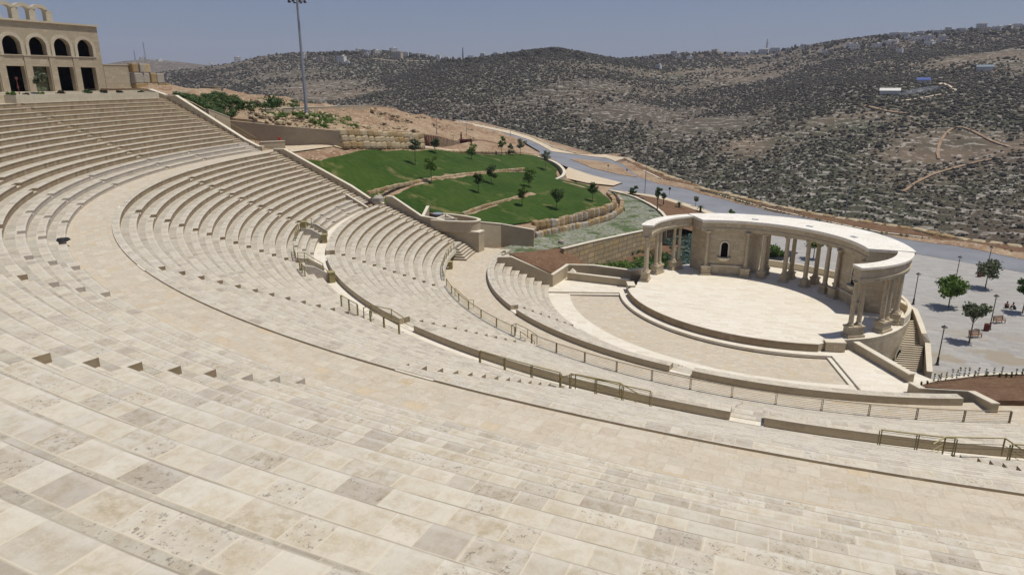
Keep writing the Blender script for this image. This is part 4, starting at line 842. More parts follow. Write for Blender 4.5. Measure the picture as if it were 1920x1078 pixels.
flat('side_floor', [pol(36.4, 22.35)[:2], P(1815, 757, 3.49)[:2], P(1850, 748, 3.49)[:2], P(2010, 745, 3.49)[:2], pol(44.5, 45)[:2], pol(44.5, 22.55)[:2]], 3.49, 'walk', thick=7)
sb = [(1724, 724, 1.0), (1770, 729, 2.2), (1816, 731, 3.4), (1864, 751, 3.9), (1930, 752, 3.9), (1930, 703, 1.2), (1880, 703, .9), (1830, 706, .6), (1750, 716, .6)]
patch('soil_bed', [p[:2] for p in L3(sb)], tps([tuple(p) for p in L3(sb)]), 'soil', 1.0, skirt=4, rough=.2)
flat('garden_floor', [pb(-16, -9)[:2], pb(-15.5, 4)[:2], pb(-9, 11)[:2], (-4, 20), (-18, 34.5), (-20.4, 33.8), (-30.1, 5.0), (-28, 0), (-19, .2)], -2.0, 'soil', thick=3)
patch('soil_slope', [p[:2] for p in L3([(955, 477, 3.4), (1000, 472, 3.1), (1057, 464, 2.6), (1073, 480, 1.4), (1100, 497, .5), (1067, 497, 1.4), (1037, 514, 1.7), (990, 493, 3.0)])], tps([tuple(p) for p in L3([(955, 477, 3.4), (1000, 472, 3.1), (1057, 464, 2.6), (1073, 480, 1.6), (1100, 497, .5), (1067, 497, 1.6), (1037, 514, 1.6), (985, 490, 3.1), (1030, 490, 2.9)])]), 'soil', 1.0, dz=.03, skirt=2)

# ---- retaining walls
def wl(label, pts, zb, th=.5, mat='concrete', cap='coping', name='retaining_wall', cat='wall', **k):
    q = [P(*a) for a in pts]
    return poly_wall(name, label, cat, [(p[0], p[1], (zb[i] if hasattr(zb, '__len__') else zb), p[2]) for i, p in enumerate(q)], th, mat, cap, **k)
wl('thin low kerb with seedlings behind the soil bed at the right', [(1722, 722, 1.0), (1752, 714, .8), (1830, 704, .8), (1875, 701, 1.1), (1930, 701, 1.4)], -3.2, .3, side=1, capt=.06)
poly_wall('retaining_wall', 'big plain concrete retaining wall behind the middle tier, below the light mast', 'wall', [(footl[k][0], footl[k][1], 14.0, topz[k]) for k in range(3)], .5, 'concrete', 'concrete', side=1)
wl('tall golden retaining wall of dry-laid blocks with a rubble top course beside the garden walk', [(1057, 466, 3.0), (1120, 451, 2.5), (1185, 437, 1.9), (1243, 425, 1.5)], -3.5, .6, 'rough', side=1)
wl('curved low wall with pale coping bending round the garden walk', [(1144, 356, .55), (1185, 365.5, .6), (1215, 378.5, .8), (1240, 393.5, 1.1), (1253, 409, 1.5), (1250, 421, 1.6)], -2, .5, side=-1, smooth=1, mat='rubble')
wl('hooked wall with white coping at the far corner of the lawn, by the road junction', [(1010, 293.5, 6.7), (1035, 300, 6.0), (1052, 309, 5.2), (1062, 320, 4.6), (1058, 330, 4.2), (1044, 336, 4.4)], 0, .7, side=-1, smooth=1)
t = poly_wall('road_kerb_wall', 'long low stone kerb wall between the road and the strip of bare soil', 'kerb', [(p[0], p[1], p[2]-1.5, p[2]+.22) for p in kerb], .4, 'rubble', 'coping', side=1)
def boulders(name, label, cat, line, hgt, size, mats, rows=1, back=.5, jit=.2, group=None, mm=(0,)):
    """dry wall of rough quarried blocks as one thing, blocks modelled"""
    pts = resample(line, size); t = thing(name, label, cat, tuple(map(float, line[0])), group=group); l = np.array(t.location); mb = MB()
    for r_ in range(rows):
        x = 0
        for a, b in zip(pts[:-1], pts[1:]):
            c = (a+b)/2; ang = math.atan2(b[1]-a[1], b[0]-a[0]); L = math.dist(a[:2], b[:2]); h = hgt/rows*random.uniform(.88, 1.12); n_ = np.array([-math.sin(ang), math.cos(ang)])
            nb = len(mb.v); s = random.uniform(.8, 1.05)
            z0 = c[2]+r_*hgt/rows-.2; cx, cy = c[0]+n_[0]*back*r_, c[1]+n_[1]*back*r_
            ca, sa = math.cos(ang+random.uniform(-.12, .12)), math.sin(ang)
            w2, d2 = L*.5*s*1.02, size*.42
            pr = []
            for zf, sc in ((0, 1.0), (.35, 1.08), (.85, .98), (1.0, .8)):
                ring = []
                for ux, uy in ((-1, -.7), (-.6, -1), (.6, -1), (1, -.7), (1, .7), (.6, 1), (-.6, 1), (-1, .7)):
                    jx = 1+random.uniform(-jit, jit)*.5; ring.append((cx+ca*ux*w2*sc*jx-sa*uy*d2*sc, cy+sa*ux*w2*sc+ca*uy*d2*sc*jx, z0+(h+.2)*zf*random.uniform(.94, 1.05)))
                pr.append(ring)
            m_ = random.choice(mm)
            for i in range(3):
                for k in range(8): mb.face([pr[i][k], pr[i][(k+1) % 8], pr[i+1][(k+1) % 8], pr[i+1][k]], m=m_)
            mb.face(pr[3], m=m_)
    loc(mb, l).build('stone_blocks', mats, t); return t
M['rock_gold'] = dirt_mat('golden_rock', (.38, .26, .12), (.33, .25, .15), (.20, .14, .08), .0, .6)
M['rock_grey'] = dirt_mat('grey_rock', (.38, .35, .30), (.33, .30, .26), (.42, .36, .27), .0, .6)
M['rock_pale'] = dirt_mat('pale_rock', (.47, .38, .24), (.42, .34, .23), (.28, .21, .13), .0, .6)
RM = [M['rock_gold'], M['rock_grey'], M['rock_pale']]
boulders('boulder_wall', 'upper row of golden boulders edging the lower end of the lawn', 'boulder wall', L3([(998, 428, 3.9), (1040, 424, 3.4), (1085, 412, 2.6), (1130, 399, 2.0), (1152, 389, 1.6), (1150, 380, 1.5), (1140, 369, 1.4)]), 1.25, 1.15, RM, mm=(0, 0, 0, 2, 1), jit=.4)
boulders('boulder_wall', 'lower row of golden boulders between the boulder terrace and the garden walk', 'boulder wall', L3([(1003, 446, 2.8), (1050, 436, 2.3), (1100, 425, 1.7), (1145, 410, 1.0), (1164, 398, .6), (1166, 384, .3), (1158, 372, .2)]), 1.0, 1.1, RM, mm=(0, 0, 2, 1), jit=.4)
boulders('boulder_wall', 'long line of pale golden rocks along the far side of the road above the valley', 'boulder wall', [p-np.array((0, 0, .9)) for p in rockl], 1.0, 2.4, RM, mm=(0, 2, 2), jit=.35)
boulders('boulder_wall', 'row of small pale rocks along the outer edge of the uppermost road stretch', 'boulder wall', [p-np.array((0, 0, .3)) for p in rock_up], .7, 1.8, RM, mm=(2, 2, 1), jit=.35)
boulders('boulder_wall', 'terrace edge of small rocks crossing the upper lawn from left to right', 'boulder wall', L3([(690, 363, 11.6), (740, 350, 11.4), (800, 339, 10.8), (870, 328, 9.8), (930, 322, 8.6), (985, 317, 7.2)]), .34, .62, RM, mm=(0, 2), jit=.5)
boulders('boulder_wall', 'terrace edge of small rocks crossing the lower lawn', 'boulder wall', L3([(868, 402, 7.4), (905, 388, 7.2), (950, 376, 6.5), (1000, 366, 5.6)]), .30, .6, RM, mm=(0, 2), jit=.5)
boulders('block_terrace', 'high wall of big pale quarried blocks behind the upper path', 'block wall', [p-np.array((0, 0, .2)) for p in footl[2:]], 2.9, 2.0, RM, rows=3, mm=(2, 2, 0), back=.25)
boulders('boulder_wall', 'row of low rocks along the upper rim of the lawn', 'boulder wall', L3([(718, 284.5, 15.0), (776, 284, 13.7), (856, 285, 11.5), (960, 286, 8.3), (1000, 290, 6.6)]), .3, .8, RM, mm=(0, 2))

def strip_on(name, pts, wd, f, mat, dz):
    q = resample(pts, 1.5); g_ = np.random.default_rng(3); a = [p+np.array((0, 0)) for p in offset_line(q, wd/2)]; b = offset_line(q, -wd/2)
    a = [p+g_.normal(0, .18, 2) for p in a]; b = [p+g_.normal(0, .18, 2) for p in b]; patch(name, a+b[::-1], f, mat, 1.5, dz=dz)
strip_on('bare_earth_strip', L3([(686, 362, 11.6), (740, 350, 11.4), (800, 339, 10.8), (870, 328, 9.8), (930, 322, 8.6), (985, 317, 7.2)]), 1.3, fU, 'dirt', .13)
strip_on('bare_earth_strip', L3([(868, 402, 7.4), (905, 388, 7.2), (950, 376, 6.5), (1000, 366, 5.6)]), 1.0, fU, 'dirt', .13)
strip_on('bare_earth_strip', L3([(1053, 349, 3.4), (1080, 352, 3.1), (1100, 356, 2.8)]), 2.2, fU, 'dirt', .13)
# ================================================================== FAR HILLS
def az_of(u):
    d = ray(u, 155); return math.atan2(d[0], d[1])
def elev(u, v):
    d = ray(u, v); return d[2]/math.hypot(d[0], d[1])
sky_far = [(-1500, 190), (-900, 150), (-200, 118), (200, 121), (240, 114), (290, 111), (340, 115), (400, 123), (440, 125)]
sky_left = [(150, 190), (270, 140), (340, 131), (400, 124), (440, 118), (500, 106), (560, 100), (620, 98), (700, 95), (760, 100), (820, 108), (900, 116), (960, 135), (1040, 160), (1100, 190)]
sky_mid = [(560, 220), (640, 165), (720, 148), (780, 130), (830, 115), (880, 107), (940, 101), (1000, 95), (1040, 92), (1080, 98), (1130, 106), (1180, 116), (1240, 132), (1300, 150), (1400, 190), (1500, 260)]
sky_right = [(980, 165), (1060, 130), (1120, 112), (1160, 111), (1200, 108), (1260, 101), (1330, 97), (1400, 100), (1440, 96), (1500, 85), (1560, 76), (1620, 69), (1700, 63), (1780, 57), (1850, 53), (1920, 47), (2100, 30), (2400, 20)]
LAY = []
for sk, rr in ((sky_far, 2600.0), (sky_left, 1500.0), (sky_mid, 1180.0), (sky_right, 1500.0)):
    a = np.array([az_of(u) for u, v in sk]); z = np.array([CAM[2]+rr*elev(u, v) for u, v in sk]); LAY.append((a, z, rr))
def hillz(a, rho):
    """terrain height for bearing a and distance rho from the theatre's rim"""
    a = np.asarray(a, float); rho = np.asarray(rho, float); zv = -75.0; out = np.full(a.shape, zv)
    rv0 = np.interp(a, [az_of(600), az_of(1000), az_of(1500), az_of(1920)], [620., 520., 330., 300.])
    for (aa, zz, rr) in LAY:
        zr = np.interp(a, aa, zz, left=-90, right=-90 if rr < 1400 else zz[-1]); rv = rv0 if rr < 2000 else rv0*0+1500
        s = np.clip((rho-rv)/(rr-rv), 0, 1); up = zv+(zr-zv)*(s**.85)
        dn = zr-(rho-rr)*.22
        out = np.maximum(out, np.where(rho <= rr, up, dn))
    return out
def hz_full(a, rho):
    z = hillz(a, rho); x = CAM[0]+rho*np.sin(a); y = CAM[1]+rho*np.cos(a); am = np.clip((rho-350)/500, 0, 1)*np.clip(1-(np.abs(rho-1500)<1)*0, 0, 1)
    # gullies and spurs
    g = np.sin(x*.011+2*np.sin(y*.004))*7+np.sin(x*.023+y*.017)*3.5+np.sin(x*.05-y*.031+1.3)*1.6
    w_ = am*np.clip((1-np.clip((rho-700)/700, 0, 1)), .12, 1)
    return z+g*w_
HA = np.linspace(az_of(-900), az_of(2250), 560); HR = np.concatenate([np.linspace(255, 1650, 300), np.linspace(1660, 3000, 60)])
ga, gr = np.meshgrid(HA, HR, indexing='ij'); gz = hz_full(ga, gr)
gx = CAM[0]+gr*np.sin(ga); gy = CAM[1]+gr*np.cos(ga)
V = np.stack([gx, gy, gz], -1).reshape(-1, 3); na, nr = ga.shape
ii = np.arange((na-1)*(nr-1)); ia, ir = ii//(nr-1), ii % (nr-1); q0 = ia*nr+ir
Fq = np.stack([q0, q0+1, q0+nr+1, q0+nr], -1)[:, ::-1]
def fastmesh(name, V, Fc, mats, mi=None, smooth=False):
    k = Fc.shape[1]; me = bpy.data.meshes.new(name); me.vertices.add(len(V)); me.vertices.foreach_set('co', V.astype(np.float32).ravel())
    me.loops.add(Fc.size); me.loops.foreach_set('vertex_index', Fc.astype(np.int32).ravel()); me.polygons.add(len(Fc))
    me.polygons.foreach_set('loop_start', np.arange(0, Fc.size, k, dtype=np.int32)); me.polygons.foreach_set('loop_total', np.full(len(Fc), k, dtype=np.int32))
    for m_ in mats: me.materials.append(m_)
    if mi is not None: me.polygons.foreach_set('material_index', mi.astype(np.int32))
    me.polygons.foreach_set('use_smooth', np.full(len(Fc), smooth)); me.update(calc_edges=True); me.validate()
    o = bpy.data.objects.new(name, me); COL.objects.link(o); return o
HILLS = fastmesh('hills', V, Fq, [M['hill']], smooth=True); tag(HILLS, kind='structure')
# valley floor / distant plain far below, reaching the horizon
mb = MB(); mb.face([(-9000, -3000, -78), (9000, -3000, -78), (9000, 12000, -78), (-9000, 12000, -78)]); tag(mb.build('valley_floor', M['hill']), kind='structure')
def on_hill(u, v, r0=270, r1=2900):
    """first point of the hills met by the sight line of (u, v)"""
    d = ray(u, v); a = math.atan2(d[0], d[1]); k = d[2]/math.hypot(d[0], d[1]); rr = np.linspace(r0, r1, 2600)
    z = hz_full(np.full(rr.shape, a), rr); hit = np.where(CAM[2]+k*rr <= z)[0]
    if len(hit) == 0: return None
    r_ = rr[hit[0]]; return np.array((CAM[0]+r_*math.sin(a), CAM[1]+r_*math.cos(a), z[hit[0]])), r_
VEG = []; TAN = []
for lst, src in ((VEG, [(1300, 300, 60), (1400, 340, 75), (1500, 320, 85), (1560, 280, 70), (1620, 240, 70), (1480, 250, 60), (1230, 390, 40), (1560, 370, 80), (1650, 390, 60), (1650, 205, 90), (1700, 175, 80), (820, 150, 90), (760, 130, 80), (900, 150, 60), (1220, 125, 60), (1700, 140, 90), (1880, 230, 60), (1820, 350, 60), (1000, 250, 50), (1100, 270, 60)]), (TAN, [(1780, 270, 55), (1700, 290, 40), (1850, 275, 45), (1690, 240, 30), (1640, 225, 45), (1730, 330, 30), (1400, 270, 35), (650, 170, 60), (1300, 130, 70), (1800, 110, 80)])):
    for u, v, rr in src:
        h = on_hill(u, v, 300)
        if h: lst.append((h[0][0], h[0][1], rr*(h[1]/650)**1.2))
def field(L_, x, y):
    f = np.zeros(np.shape(x))
    for cx, cy, rr in L_: f = np.maximum(f, np.exp(-((x-cx)**2+(y-cy)**2)/(rr*rr)))
    return f
for nm, L_ in (('veg', VEG), ('tan', TAN)):
    at = HILLS.data.attributes.new(nm, 'FLOAT', 'POINT'); at.data.foreach_set('value', field(L_, gx, gy).astype(np.float32).ravel())
# scrub: bushes and small trees over all the slopes, one mass
ICO = bmesh.new(); bmesh.ops.create_icosphere(ICO, subdivisions=1, radius=1.0); iv = np.array([v.co[:] for v in ICO.verts]); iff = np.array([[v.index for v in f.verts] for f in ICO.faces]); ICO.free()
def scatter(name, n, amin, amax, rmin, rmax, smin, smax, mats, thr, label=None, seed=1, flat_=.75, dens=None):
    g = np.random.default_rng(seed); a = g.uniform(amin, amax, n); r = np.sqrt(g.uniform(rmin**2, rmax**2, n)) if rmin < 900 else g.uniform(rmin, rmax, n)
    x = CAM[0]+r*np.sin(a); y = CAM[1]+r*np.cos(a)
    dn = np.sin(x*.013+1.7*np.sin(y*.009))+np.sin(y*.017+x*.006+.8)+.8*np.sin(x*.041-y*.037)+g.normal(0, .8, n)+2.6*field(VEG, x, y)-1.3*field(TAN, x, y)
    k = dn > thr; x, y, a, r = x[k], y[k], a[k], r[k]; z = hz_full(a, r); k = z > -72; x, y, z, r = x[k], y[k], z[k], r[k]; m = len(x)
    s = g.uniform(smin, smax, m)*(1+.6*(g.random(m) > .93))*np.clip(np.hypot(x-CAM[0], y-CAM[1])/620, .62, 1.15); sz = s*g.uniform(.6, 1.1, m)*flat_; sx = s*g.uniform(.8, 1.3, m)
    V = iv[None]*np.stack([sx, s, sz], -1)[:, None]*(1+g.normal(0, .16, (m, len(iv), 1)))+np.stack([x, y, z+sz*.45], -1)[:, None]
    Fc = iff[None]+(np.arange(m)*len(iv))[:, None, None]
    o = fastmesh(name, V.reshape(-1, 3), Fc.reshape(-1, 3), mats); return tag(o, label, 'scrub', kind='stuff'), (x, y, z, s)
scatter('hillside_scrub', 72000, az_of(420), az_of(2000), 300, 1180, .5, 1.45, [M['leaf_scrub']], .05, 'dark low bushes scattered over the rocky valley slopes', 3, .9)
scatter('hillside_scrub', 24000, az_of(180), az_of(2000), 1100, 1520, .8, 1.8, [M['leaf_scrub']], -.5, 'dark bushes and trees over the upper slopes and far ridges', 4, .9)
scatter('hillside_rocks', 34000, az_of(420), az_of(2000), 330, 1350, .35, .95, [M['rock_grey']], -.2, 'pale limestone rocks strewn over the valley slopes', 5, .5)

# ================================================================== TREES AND PLANTS
def limb(mb, a, b, r0, r1, bend=.1, n=5, rg=random):
    a, b = Vector(a), Vector(b); mid = (a+b)/2+Vector((rg.uniform(-1, 1), rg.uniform(-1, 1), rg.uniform(-.2, .5)))*bend*(b-a).length
    pts = [a, a*.55+mid*.45, mid*.7+b*.3, b]; mb.tube(pts, [r0, r0*.8, (r0+r1)/2, r1], n); return b
def crown_mesh(name, mat, blobs, nleaf, ls, seed, parent):
    """leaf-sized faces in clumps through the crown's volume"""
    g = np.random.default_rng(seed); vol = np.array([b[3]**2 for b in blobs]); ch = g.choice(len(blobs), nleaf, p=vol/vol.sum()); B = np.array(blobs)[ch]
    d = g.normal(size=(nleaf, 3)); d /= np.linalg.norm(d, axis=1)[:, None]; rad = B[:, 3]*(g.random(nleaf)**.42)*g.uniform(.7, 1.15, nleaf)
    c = B[:, :3]+d*rad[:, None]*np.array((1, 1, .75)); n = d+g.normal(0, .8, (nleaf, 3)); n /= np.linalg.norm(n, axis=1)[:, None]
    t = np.cross(n, g.normal(size=(nleaf, 3))); t /= np.linalg.norm(t, axis=1)[:, None]; b = np.cross(n, t); s = ls*g.uniform(.6, 1.4, nleaf)[:, None]
    V = np.stack([c-t*s, c-b*s*.55, c+t*s, c+b*s*.55], 1).reshape(-1, 3); o = fastmesh(name, V, np.arange(nleaf*4).reshape(-1, 4), [mat]); o.parent = parent; return o
def tree(name, label, base, h, cr, mat, nleaf=700, ls=.16, trunk=.10, cstart=.35, seed=1, squash=1.0, lean=(0, 0), group=None, cat='tree', blobs_n=9):
    rg = random.Random(seed); t = thing(name, label, cat, tuple(map(float, base)), group=group); mb = MB()
    top = Vector((lean[0], lean[1], h*(cstart+.12))); mb.tube([(0, 0, -.2), (lean[0]*.3, lean[1]*.3, h*cstart*.5), top], [trunk, trunk*.8, trunk*.6], 7)
    blobs = []; cz = h-cr*squash
    for i in range(blobs_n):
        a = i*2.4+rg.random(); rr = cr*.62*(i/blobs_n)**.5*rg.uniform(.7, 1.15); z = cz+cr*squash*rg.uniform(-.55, .62)*(1-.4*rr/cr)
        c = (lean[0]+rr*math.cos(a), lean[1]+rr*math.sin(a), z); blobs.append((*c, cr*rg.uniform(.30, .48)))
        limb(mb, top, c, trunk*.45, .015, .12, 4, rg)
    mb.build('trunk', M['trunk'], t, smooth=True); crown_mesh('crown', M[mat], blobs, nleaf, ls, seed, t); return t
def ground_pt(u, v, f, z0):
    """first point of the height function met by the sight line"""
    d = ray(u, v); t = np.linspace(55, 330, 900); X = CAM[0]+d[0]*t; Y = CAM[1]+d[1]*t; Z = CAM[2]+d[2]*t; G = f(X, Y); ok = np.where((G[1:] >= Z[1:]) & (G[:-1] < Z[:-1]) & (np.abs(Z[1:]-z0) < 7))[0]
    if len(ok) == 0: return P(u, v, z0)
    k = ok[0]+1; return np.array((X[k], Y[k], G[k]))
def mpp(p): return float(np.dot(np.array(p)-CAM, fw))/F_PX
lawn_trees = [ # u, v of the foot, height px, crown radius px, foliage, label
 (779, 311, 56, 13, 'leaf_olive', 'thin pale tree at the top left of the lawn, near the brown timber fence', 15),
 (809, 346, 56, 13, 'leaf_mid', 'tall slender tree in the middle of the upper lawn with a small dark shadow', 11),
 (816, 289, 36, 10, 'leaf_olive', 'small leafy tree at the upper rim of the lawn, right of the fence', 13),
 (884, 300, 38, 14, 'leaf_mid', 'rounded green tree near the upper rim of the lawn', 11),
 (897, 363, 42, 11, 'leaf_dark', 'small dark tree just below the upper rock edge on the lawn', 8),
 (921, 346, 40, 13, 'leaf_dark', 'dark round-headed tree right above the upper rock edge', 8),
 (940, 293, 43, 9, 'leaf_mid', 'tall narrow tree at the upper right rim of the lawn', 8.5),
 (957, 291, 26, 8, 'leaf_olive', 'very small pale tree by the rim, just right of the tall narrow tree', 8),
 (976, 291, 34, 11, 'leaf_olive', 'pale airy tree on the verge beside the upper road', 6.5),
 (1023, 321, 44, 12, 'leaf_olive', 'pale tree in front of the hooked white-topped wall', 4.5),
 (992, 352, 44, 15, 'leaf_mid', 'broad light green tree on the right of the upper lawn', 5.5),
 (979, 388, 42, 12, 'leaf_mid', 'tree with a yellow-green head on the lower lawn, left of the dark one', 5.5),
 (1043, 394, 56, 17, 'leaf_dark', 'largest dark tree low on the lawn, casting the biggest shadow', 3.6),
 (1111, 379, 42, 12, 'leaf_dark', 'round dark tree near the right tip of the lawn', 2.5),
 (749, 268, 18, 4, 'leaf_dark', 'narrow sapling against the high block wall', 15)]
for i, (u, v, hp, cp, lm, lab, z0) in enumerate(lawn_trees):
    p = ground_pt(u, v, fU, z0); m_ = mpp(p); tree('lawn_tree', lab, p, hp*m_*1.0, cp*m_*1.2, lm, 720, .17, .07, .42, 20+i, 1.15 if cp > 9 else 1.7, group='young trees on the lawn')
road_plants = [
 (1186, 366, 21, 10, 'leaf_dark', 'shrubby dark tree beside the curved coping wall', .2), (1232, 396, 47, 10, 'leaf_dark', 'old olive tree with a stout trunk beside the curved wall', .6),
 (1244, 382, 22, 7, 'leaf_olive', 'small grey-green olive tree right behind the stout-trunked one', .3), (1304, 386, 19, 6, 'leaf_olive', 'little grey-green sapling on the pavement by the road', -1.4),
 (1372, 399, 10, 7, 'leaf_mid', 'low round green bush by the road, behind the left end of the stage roof', -2.2), (1180, 352, 0, 0, '', '', 0)]
for i, (u, v, hp, cp, lm, lab, z0) in enumerate(road_plants[:-1]):
    p = P(u, v, z0+.15); m_ = mpp(p); tree('roadside_tree', lab, p, hp*m_, cp*m_, lm, 480, .2, .16 if 'stout' in lab else .06, .3, 60+i, 1.2)
for i, (u, v, hp, lab) in enumerate([(1273, 393, 18, 'short palm on the bare soil bed by the pavement, left of its pair'), (1313, 399, 17, 'short palm on the bare soil bed by the pavement, right of its pair')]):
    p = P(u, v, -1.2-.5*i); m_ = mpp(p); t = thing('young_palm', lab, 'palm', tuple(p)); mb = MB(); mb.lathe([(.22, -.2), (.28, .3), (.2, hp*m_*.62), (.26, hp*m_*.7), (0, hp*m_*.75)], (0, 0, 0), 9); mb.build('trunk', M['trunk'], t)
    mb = MB(); top = hp*m_*.68
    for k in range(26):
        a = k*2.399; e = .9-1.3*(k/26); L = 1.1
        for s in range(5):
            f0, f1 = s/5, (s+1)/5
            q = lambda f, w_: Vector((math.cos(a)*L*f*math.cos(e*.8)-math.sin(a)*w_, math.sin(a)*L*f*math.cos(e*.8)+math.cos(a)*w_, top+L*math.sin(e)*f-.55*f*f))
            w0, w1 = .13*(1-f0*.7), .13*(1-f1*.7); mb.face([q(f0, -w0), q(f0, w0), q(f1, w1), q(f1, -w1)])
    mb.build('crown', M['leaf_dark'], t)
plaza_trees = [
 (1778, 577, 65, 33, 'leaf_mid', 'bright green wide-crowned tree on the plaza, right of the stairs', -3.06, 2300), (1847, 541, 60, 29, 'leaf_olive', 'airy grey-green tree on the plaza with a dark bin behind it', -3.06, 1300),
 (1817, 642, 80, 28, 'leaf_olive', 'airy tree on the plaza between the bench and the tall black lamp', -3.06, 1300), (1917, 587, 72, 24, 'leaf_dark', 'dark tree at the right border shading two seated people', -3.06, 1700),
 (1447, 508, 55, 26, 'leaf_mid', 'leafy tree on the plaza seen between the left stage columns', -3.06, 1200), (1525, 486, 52, 24, 'leaf_mid', 'leafy tree on the plaza seen high between the right stage columns', -3.06, 1200)]
for i, (u, v, hp, cp, lm, lab, z0, nl) in enumerate(plaza_trees):
    p = P(u, v, z0); m_ = mpp(p); tree('plaza_tree', lab, p, hp*m_, cp*m_, lm, nl, .20, .10, .36, 90+i, .78, blobs_n=14, group='trees on the plaza')
def shrub(name, label, base, r, h, mat, n=260, seed=1, group=None, ls=.12, cat='shrub'):
    g = random.Random(seed); t = thing(name, label, cat, tuple(map(float, base)), group=group); mb = MB(); bl = []
    for k in range(5):
        a = k*1.9+g.random(); c = (math.cos(a)*r*.5, math.sin(a)*r*.5, h*g.uniform(.35, .7)); limb(mb, (0, 0, 0), c, .03, .01, .1, 4, g); bl.append((*c, r*.5))
    mb.build('stem', M['trunk'], t); o = crown_mesh('foliage', M[mat], bl, n, ls, seed, t); return t
# planter and its shrubs below the building
tp = thing('planter', 'long white-topped stone planter between the arcaded building and the upper seats', 'planter', pol(91, -75, 24.66)); l = tp.location
mb = MB(); sweep(mb, [(90.95, 24.6, 0), (90.95, 25.55, 1), (91.25, 25.55, 1), (91.25, 25.3, 0)], -83.3, -66.4); sweep(mb, [(93.6, 25.2, 0), (93.6, 25.85, 1), (93.95, 25.85, 1), (93.95, 24.6, 0)], -83.3, -66.4)
for a in (-83.3, -66.4): cheek(mb, 90.95, 93.95, 24.6, 25.6, a, 0)
loc(mb, l).build('planter_wall', [M['facade_pale'], M['roofstone']], tp)
mb = MB(); sweep(mb, [(91.25, 25.3, 0), (93.6, 25.32, 0)], -83.2, -66.5); loc(mb, l).build('soil', M['soil'], tp)
for i, (u, lab, mt, s) in enumerate([(43, 'leftmost round green shrub in the planter below the building', 'leaf_mid', .62), (68, 'dark little shrub at the foot of the red standpipe', 'leaf_scrub', .45), (92, 'low green shrub in the planter left of the pale bush', 'leaf_mid', .5), (128, 'round purple-brown shrub in the planter below the painted panel', 'leaf_scrub', .6), (177, 'dense round green shrub in the middle of the planter', 'leaf_dark', .66), (207, 'dark round shrub in the planter, right of the dense green one', 'leaf_scrub', .55), (238, 'dark round shrub in the planter near its right part', 'leaf_scrub', .55), (278, 'small low shrub at the right end of the planter', 'leaf_dark', .45)]):
    a = math.degrees(math.atan2(0, 1)); az = np.interp(u, [27, 303], [-66.2, -83.6]); shrub('planter_shrub', lab, pol(92.3, az, 25.3), s, s*1.3, mt, 300, 200+i, 'shrubs in the planter')
p = pol(92.6, -70.8, 25.3); tree('olive_bush', 'pale grey-green young olive standing in the planter in front of the building', p, 3.4, .95, 'leaf_olive', 700, .13, .04, .2, 301, 1.4)
mb = MB(); mb.lathe([(.05, 0), (.05, 1.9), (.16, 1.92), (.16, 2.15), (.0, 2.2)], (0, 0, 0), 10); mb.box((0, 0, 0), (.3, .3, .12)); mb.box((0, 0, .9), (.14, .14, .3)); o = mb.build('standpipe', M['reddark']); o.location = pol(93.0, -68.7, 25.4); tag(o, 'red standpipe with a round head in front of the arcaded building', 'standpipe')

# ================================================================== THE ARCADED BUILDING
BX, BY = -111.69, -2.76
tb = thing('arcaded_building', 'two-storey stone building with round arches over square openings, free arches on its roof', 'building', (BX, BY, 24.9)); l = tb.location
NB = 9; PITCH_, W0, S0 = 4.0, 2.72, 1.15
def fp(s, z, d=0.0): return (BX+d, BY-s, z)
S1 = S0+NB*PITCH_; zb = 24.6
mb = MB(); mb.face([fp(-.3, zb), fp(S0, zb), fp(S0, 36), fp(-.3, 36)])
for k in range(NB):
    a = S0+k*PITCH_; b = a+W0; c = a+PITCH_; mid = (a+b)/2; r = W0/2
    mb.face([fp(b, zb), fp(c, zb), fp(c, 36), fp(b, 36)]); mb.face([fp(a, 29.42), fp(b, 29.42), fp(b, 31.06), fp(a, 31.06)])
    arc = [(mid-r*math.cos(t_), 32.48+r*math.sin(t_)) for t_ in np.linspace(0, math.pi, 19)]
    for (s0, z0), (s1, z1) in zip(arc[:-1], arc[1:]): mb.face([fp(s0, z0), fp(s1, z1), fp(s1, 36), fp(s0, 36)]); mb.face([fp(s0, z0), fp(s0, z0, -.9), fp(s1, z1, -.9), fp(s1, z1)])
    for s_ in (a, b):
        mb.face([fp(s_, zb), fp(s_, zb, -.9), fp(s_, 29.42, -.9), fp(s_, 29.42)]); mb.face([fp(s_, 31.06), fp(s_, 31.06, -.9), fp(s_, 32.48, -.9), fp(s_, 32.48)])
    mb.face([fp(a, 29.42), fp(b, 29.42), fp(b, 29.42, -.9), fp(a, 29.42, -.9)]); mb.face([fp(a, 31.06), fp(b, 31.06), fp(b, 31.06, -.9), fp(a, 31.06, -.9)])
mb.face([fp(-.3, zb), fp(-.3, zb, -14), fp(-.3, 36, -14), fp(-.3, 36)]); mb.face([fp(S1, zb), fp(S1, zb, -14), fp(S1, 36, -14), fp(S1, 36)])
mb.face([fp(-.3, 36), fp(S1, 36), fp(S1, 36, -14), fp(-.3, 36, -14)]); mb.face([fp(-.3, zb, -14), fp(S1, zb, -14), fp(S1, 36, -14), fp(-.3, 36, -14)])
loc(mb, l).build('wall', M['facade'], tb)
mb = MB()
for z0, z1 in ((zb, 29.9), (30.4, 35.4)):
    mb.face([fp(-.2, z0, -4.5), fp(S1, z0, -4.5), fp(S1, z1, -4.5), fp(-.2, z1, -4.5)]); mb.face([fp(-.2, z1, -.9), fp(S1, z1, -.9), fp(S1, z1, -4.5), fp(-.2, z1, -4.5)]); mb.face([fp(-.2, z0+.3, -.9), fp(S1, z0+.3, -.9), fp(S1, z0+.3, -4.5), fp(-.2, z0+.3, -4.5)])
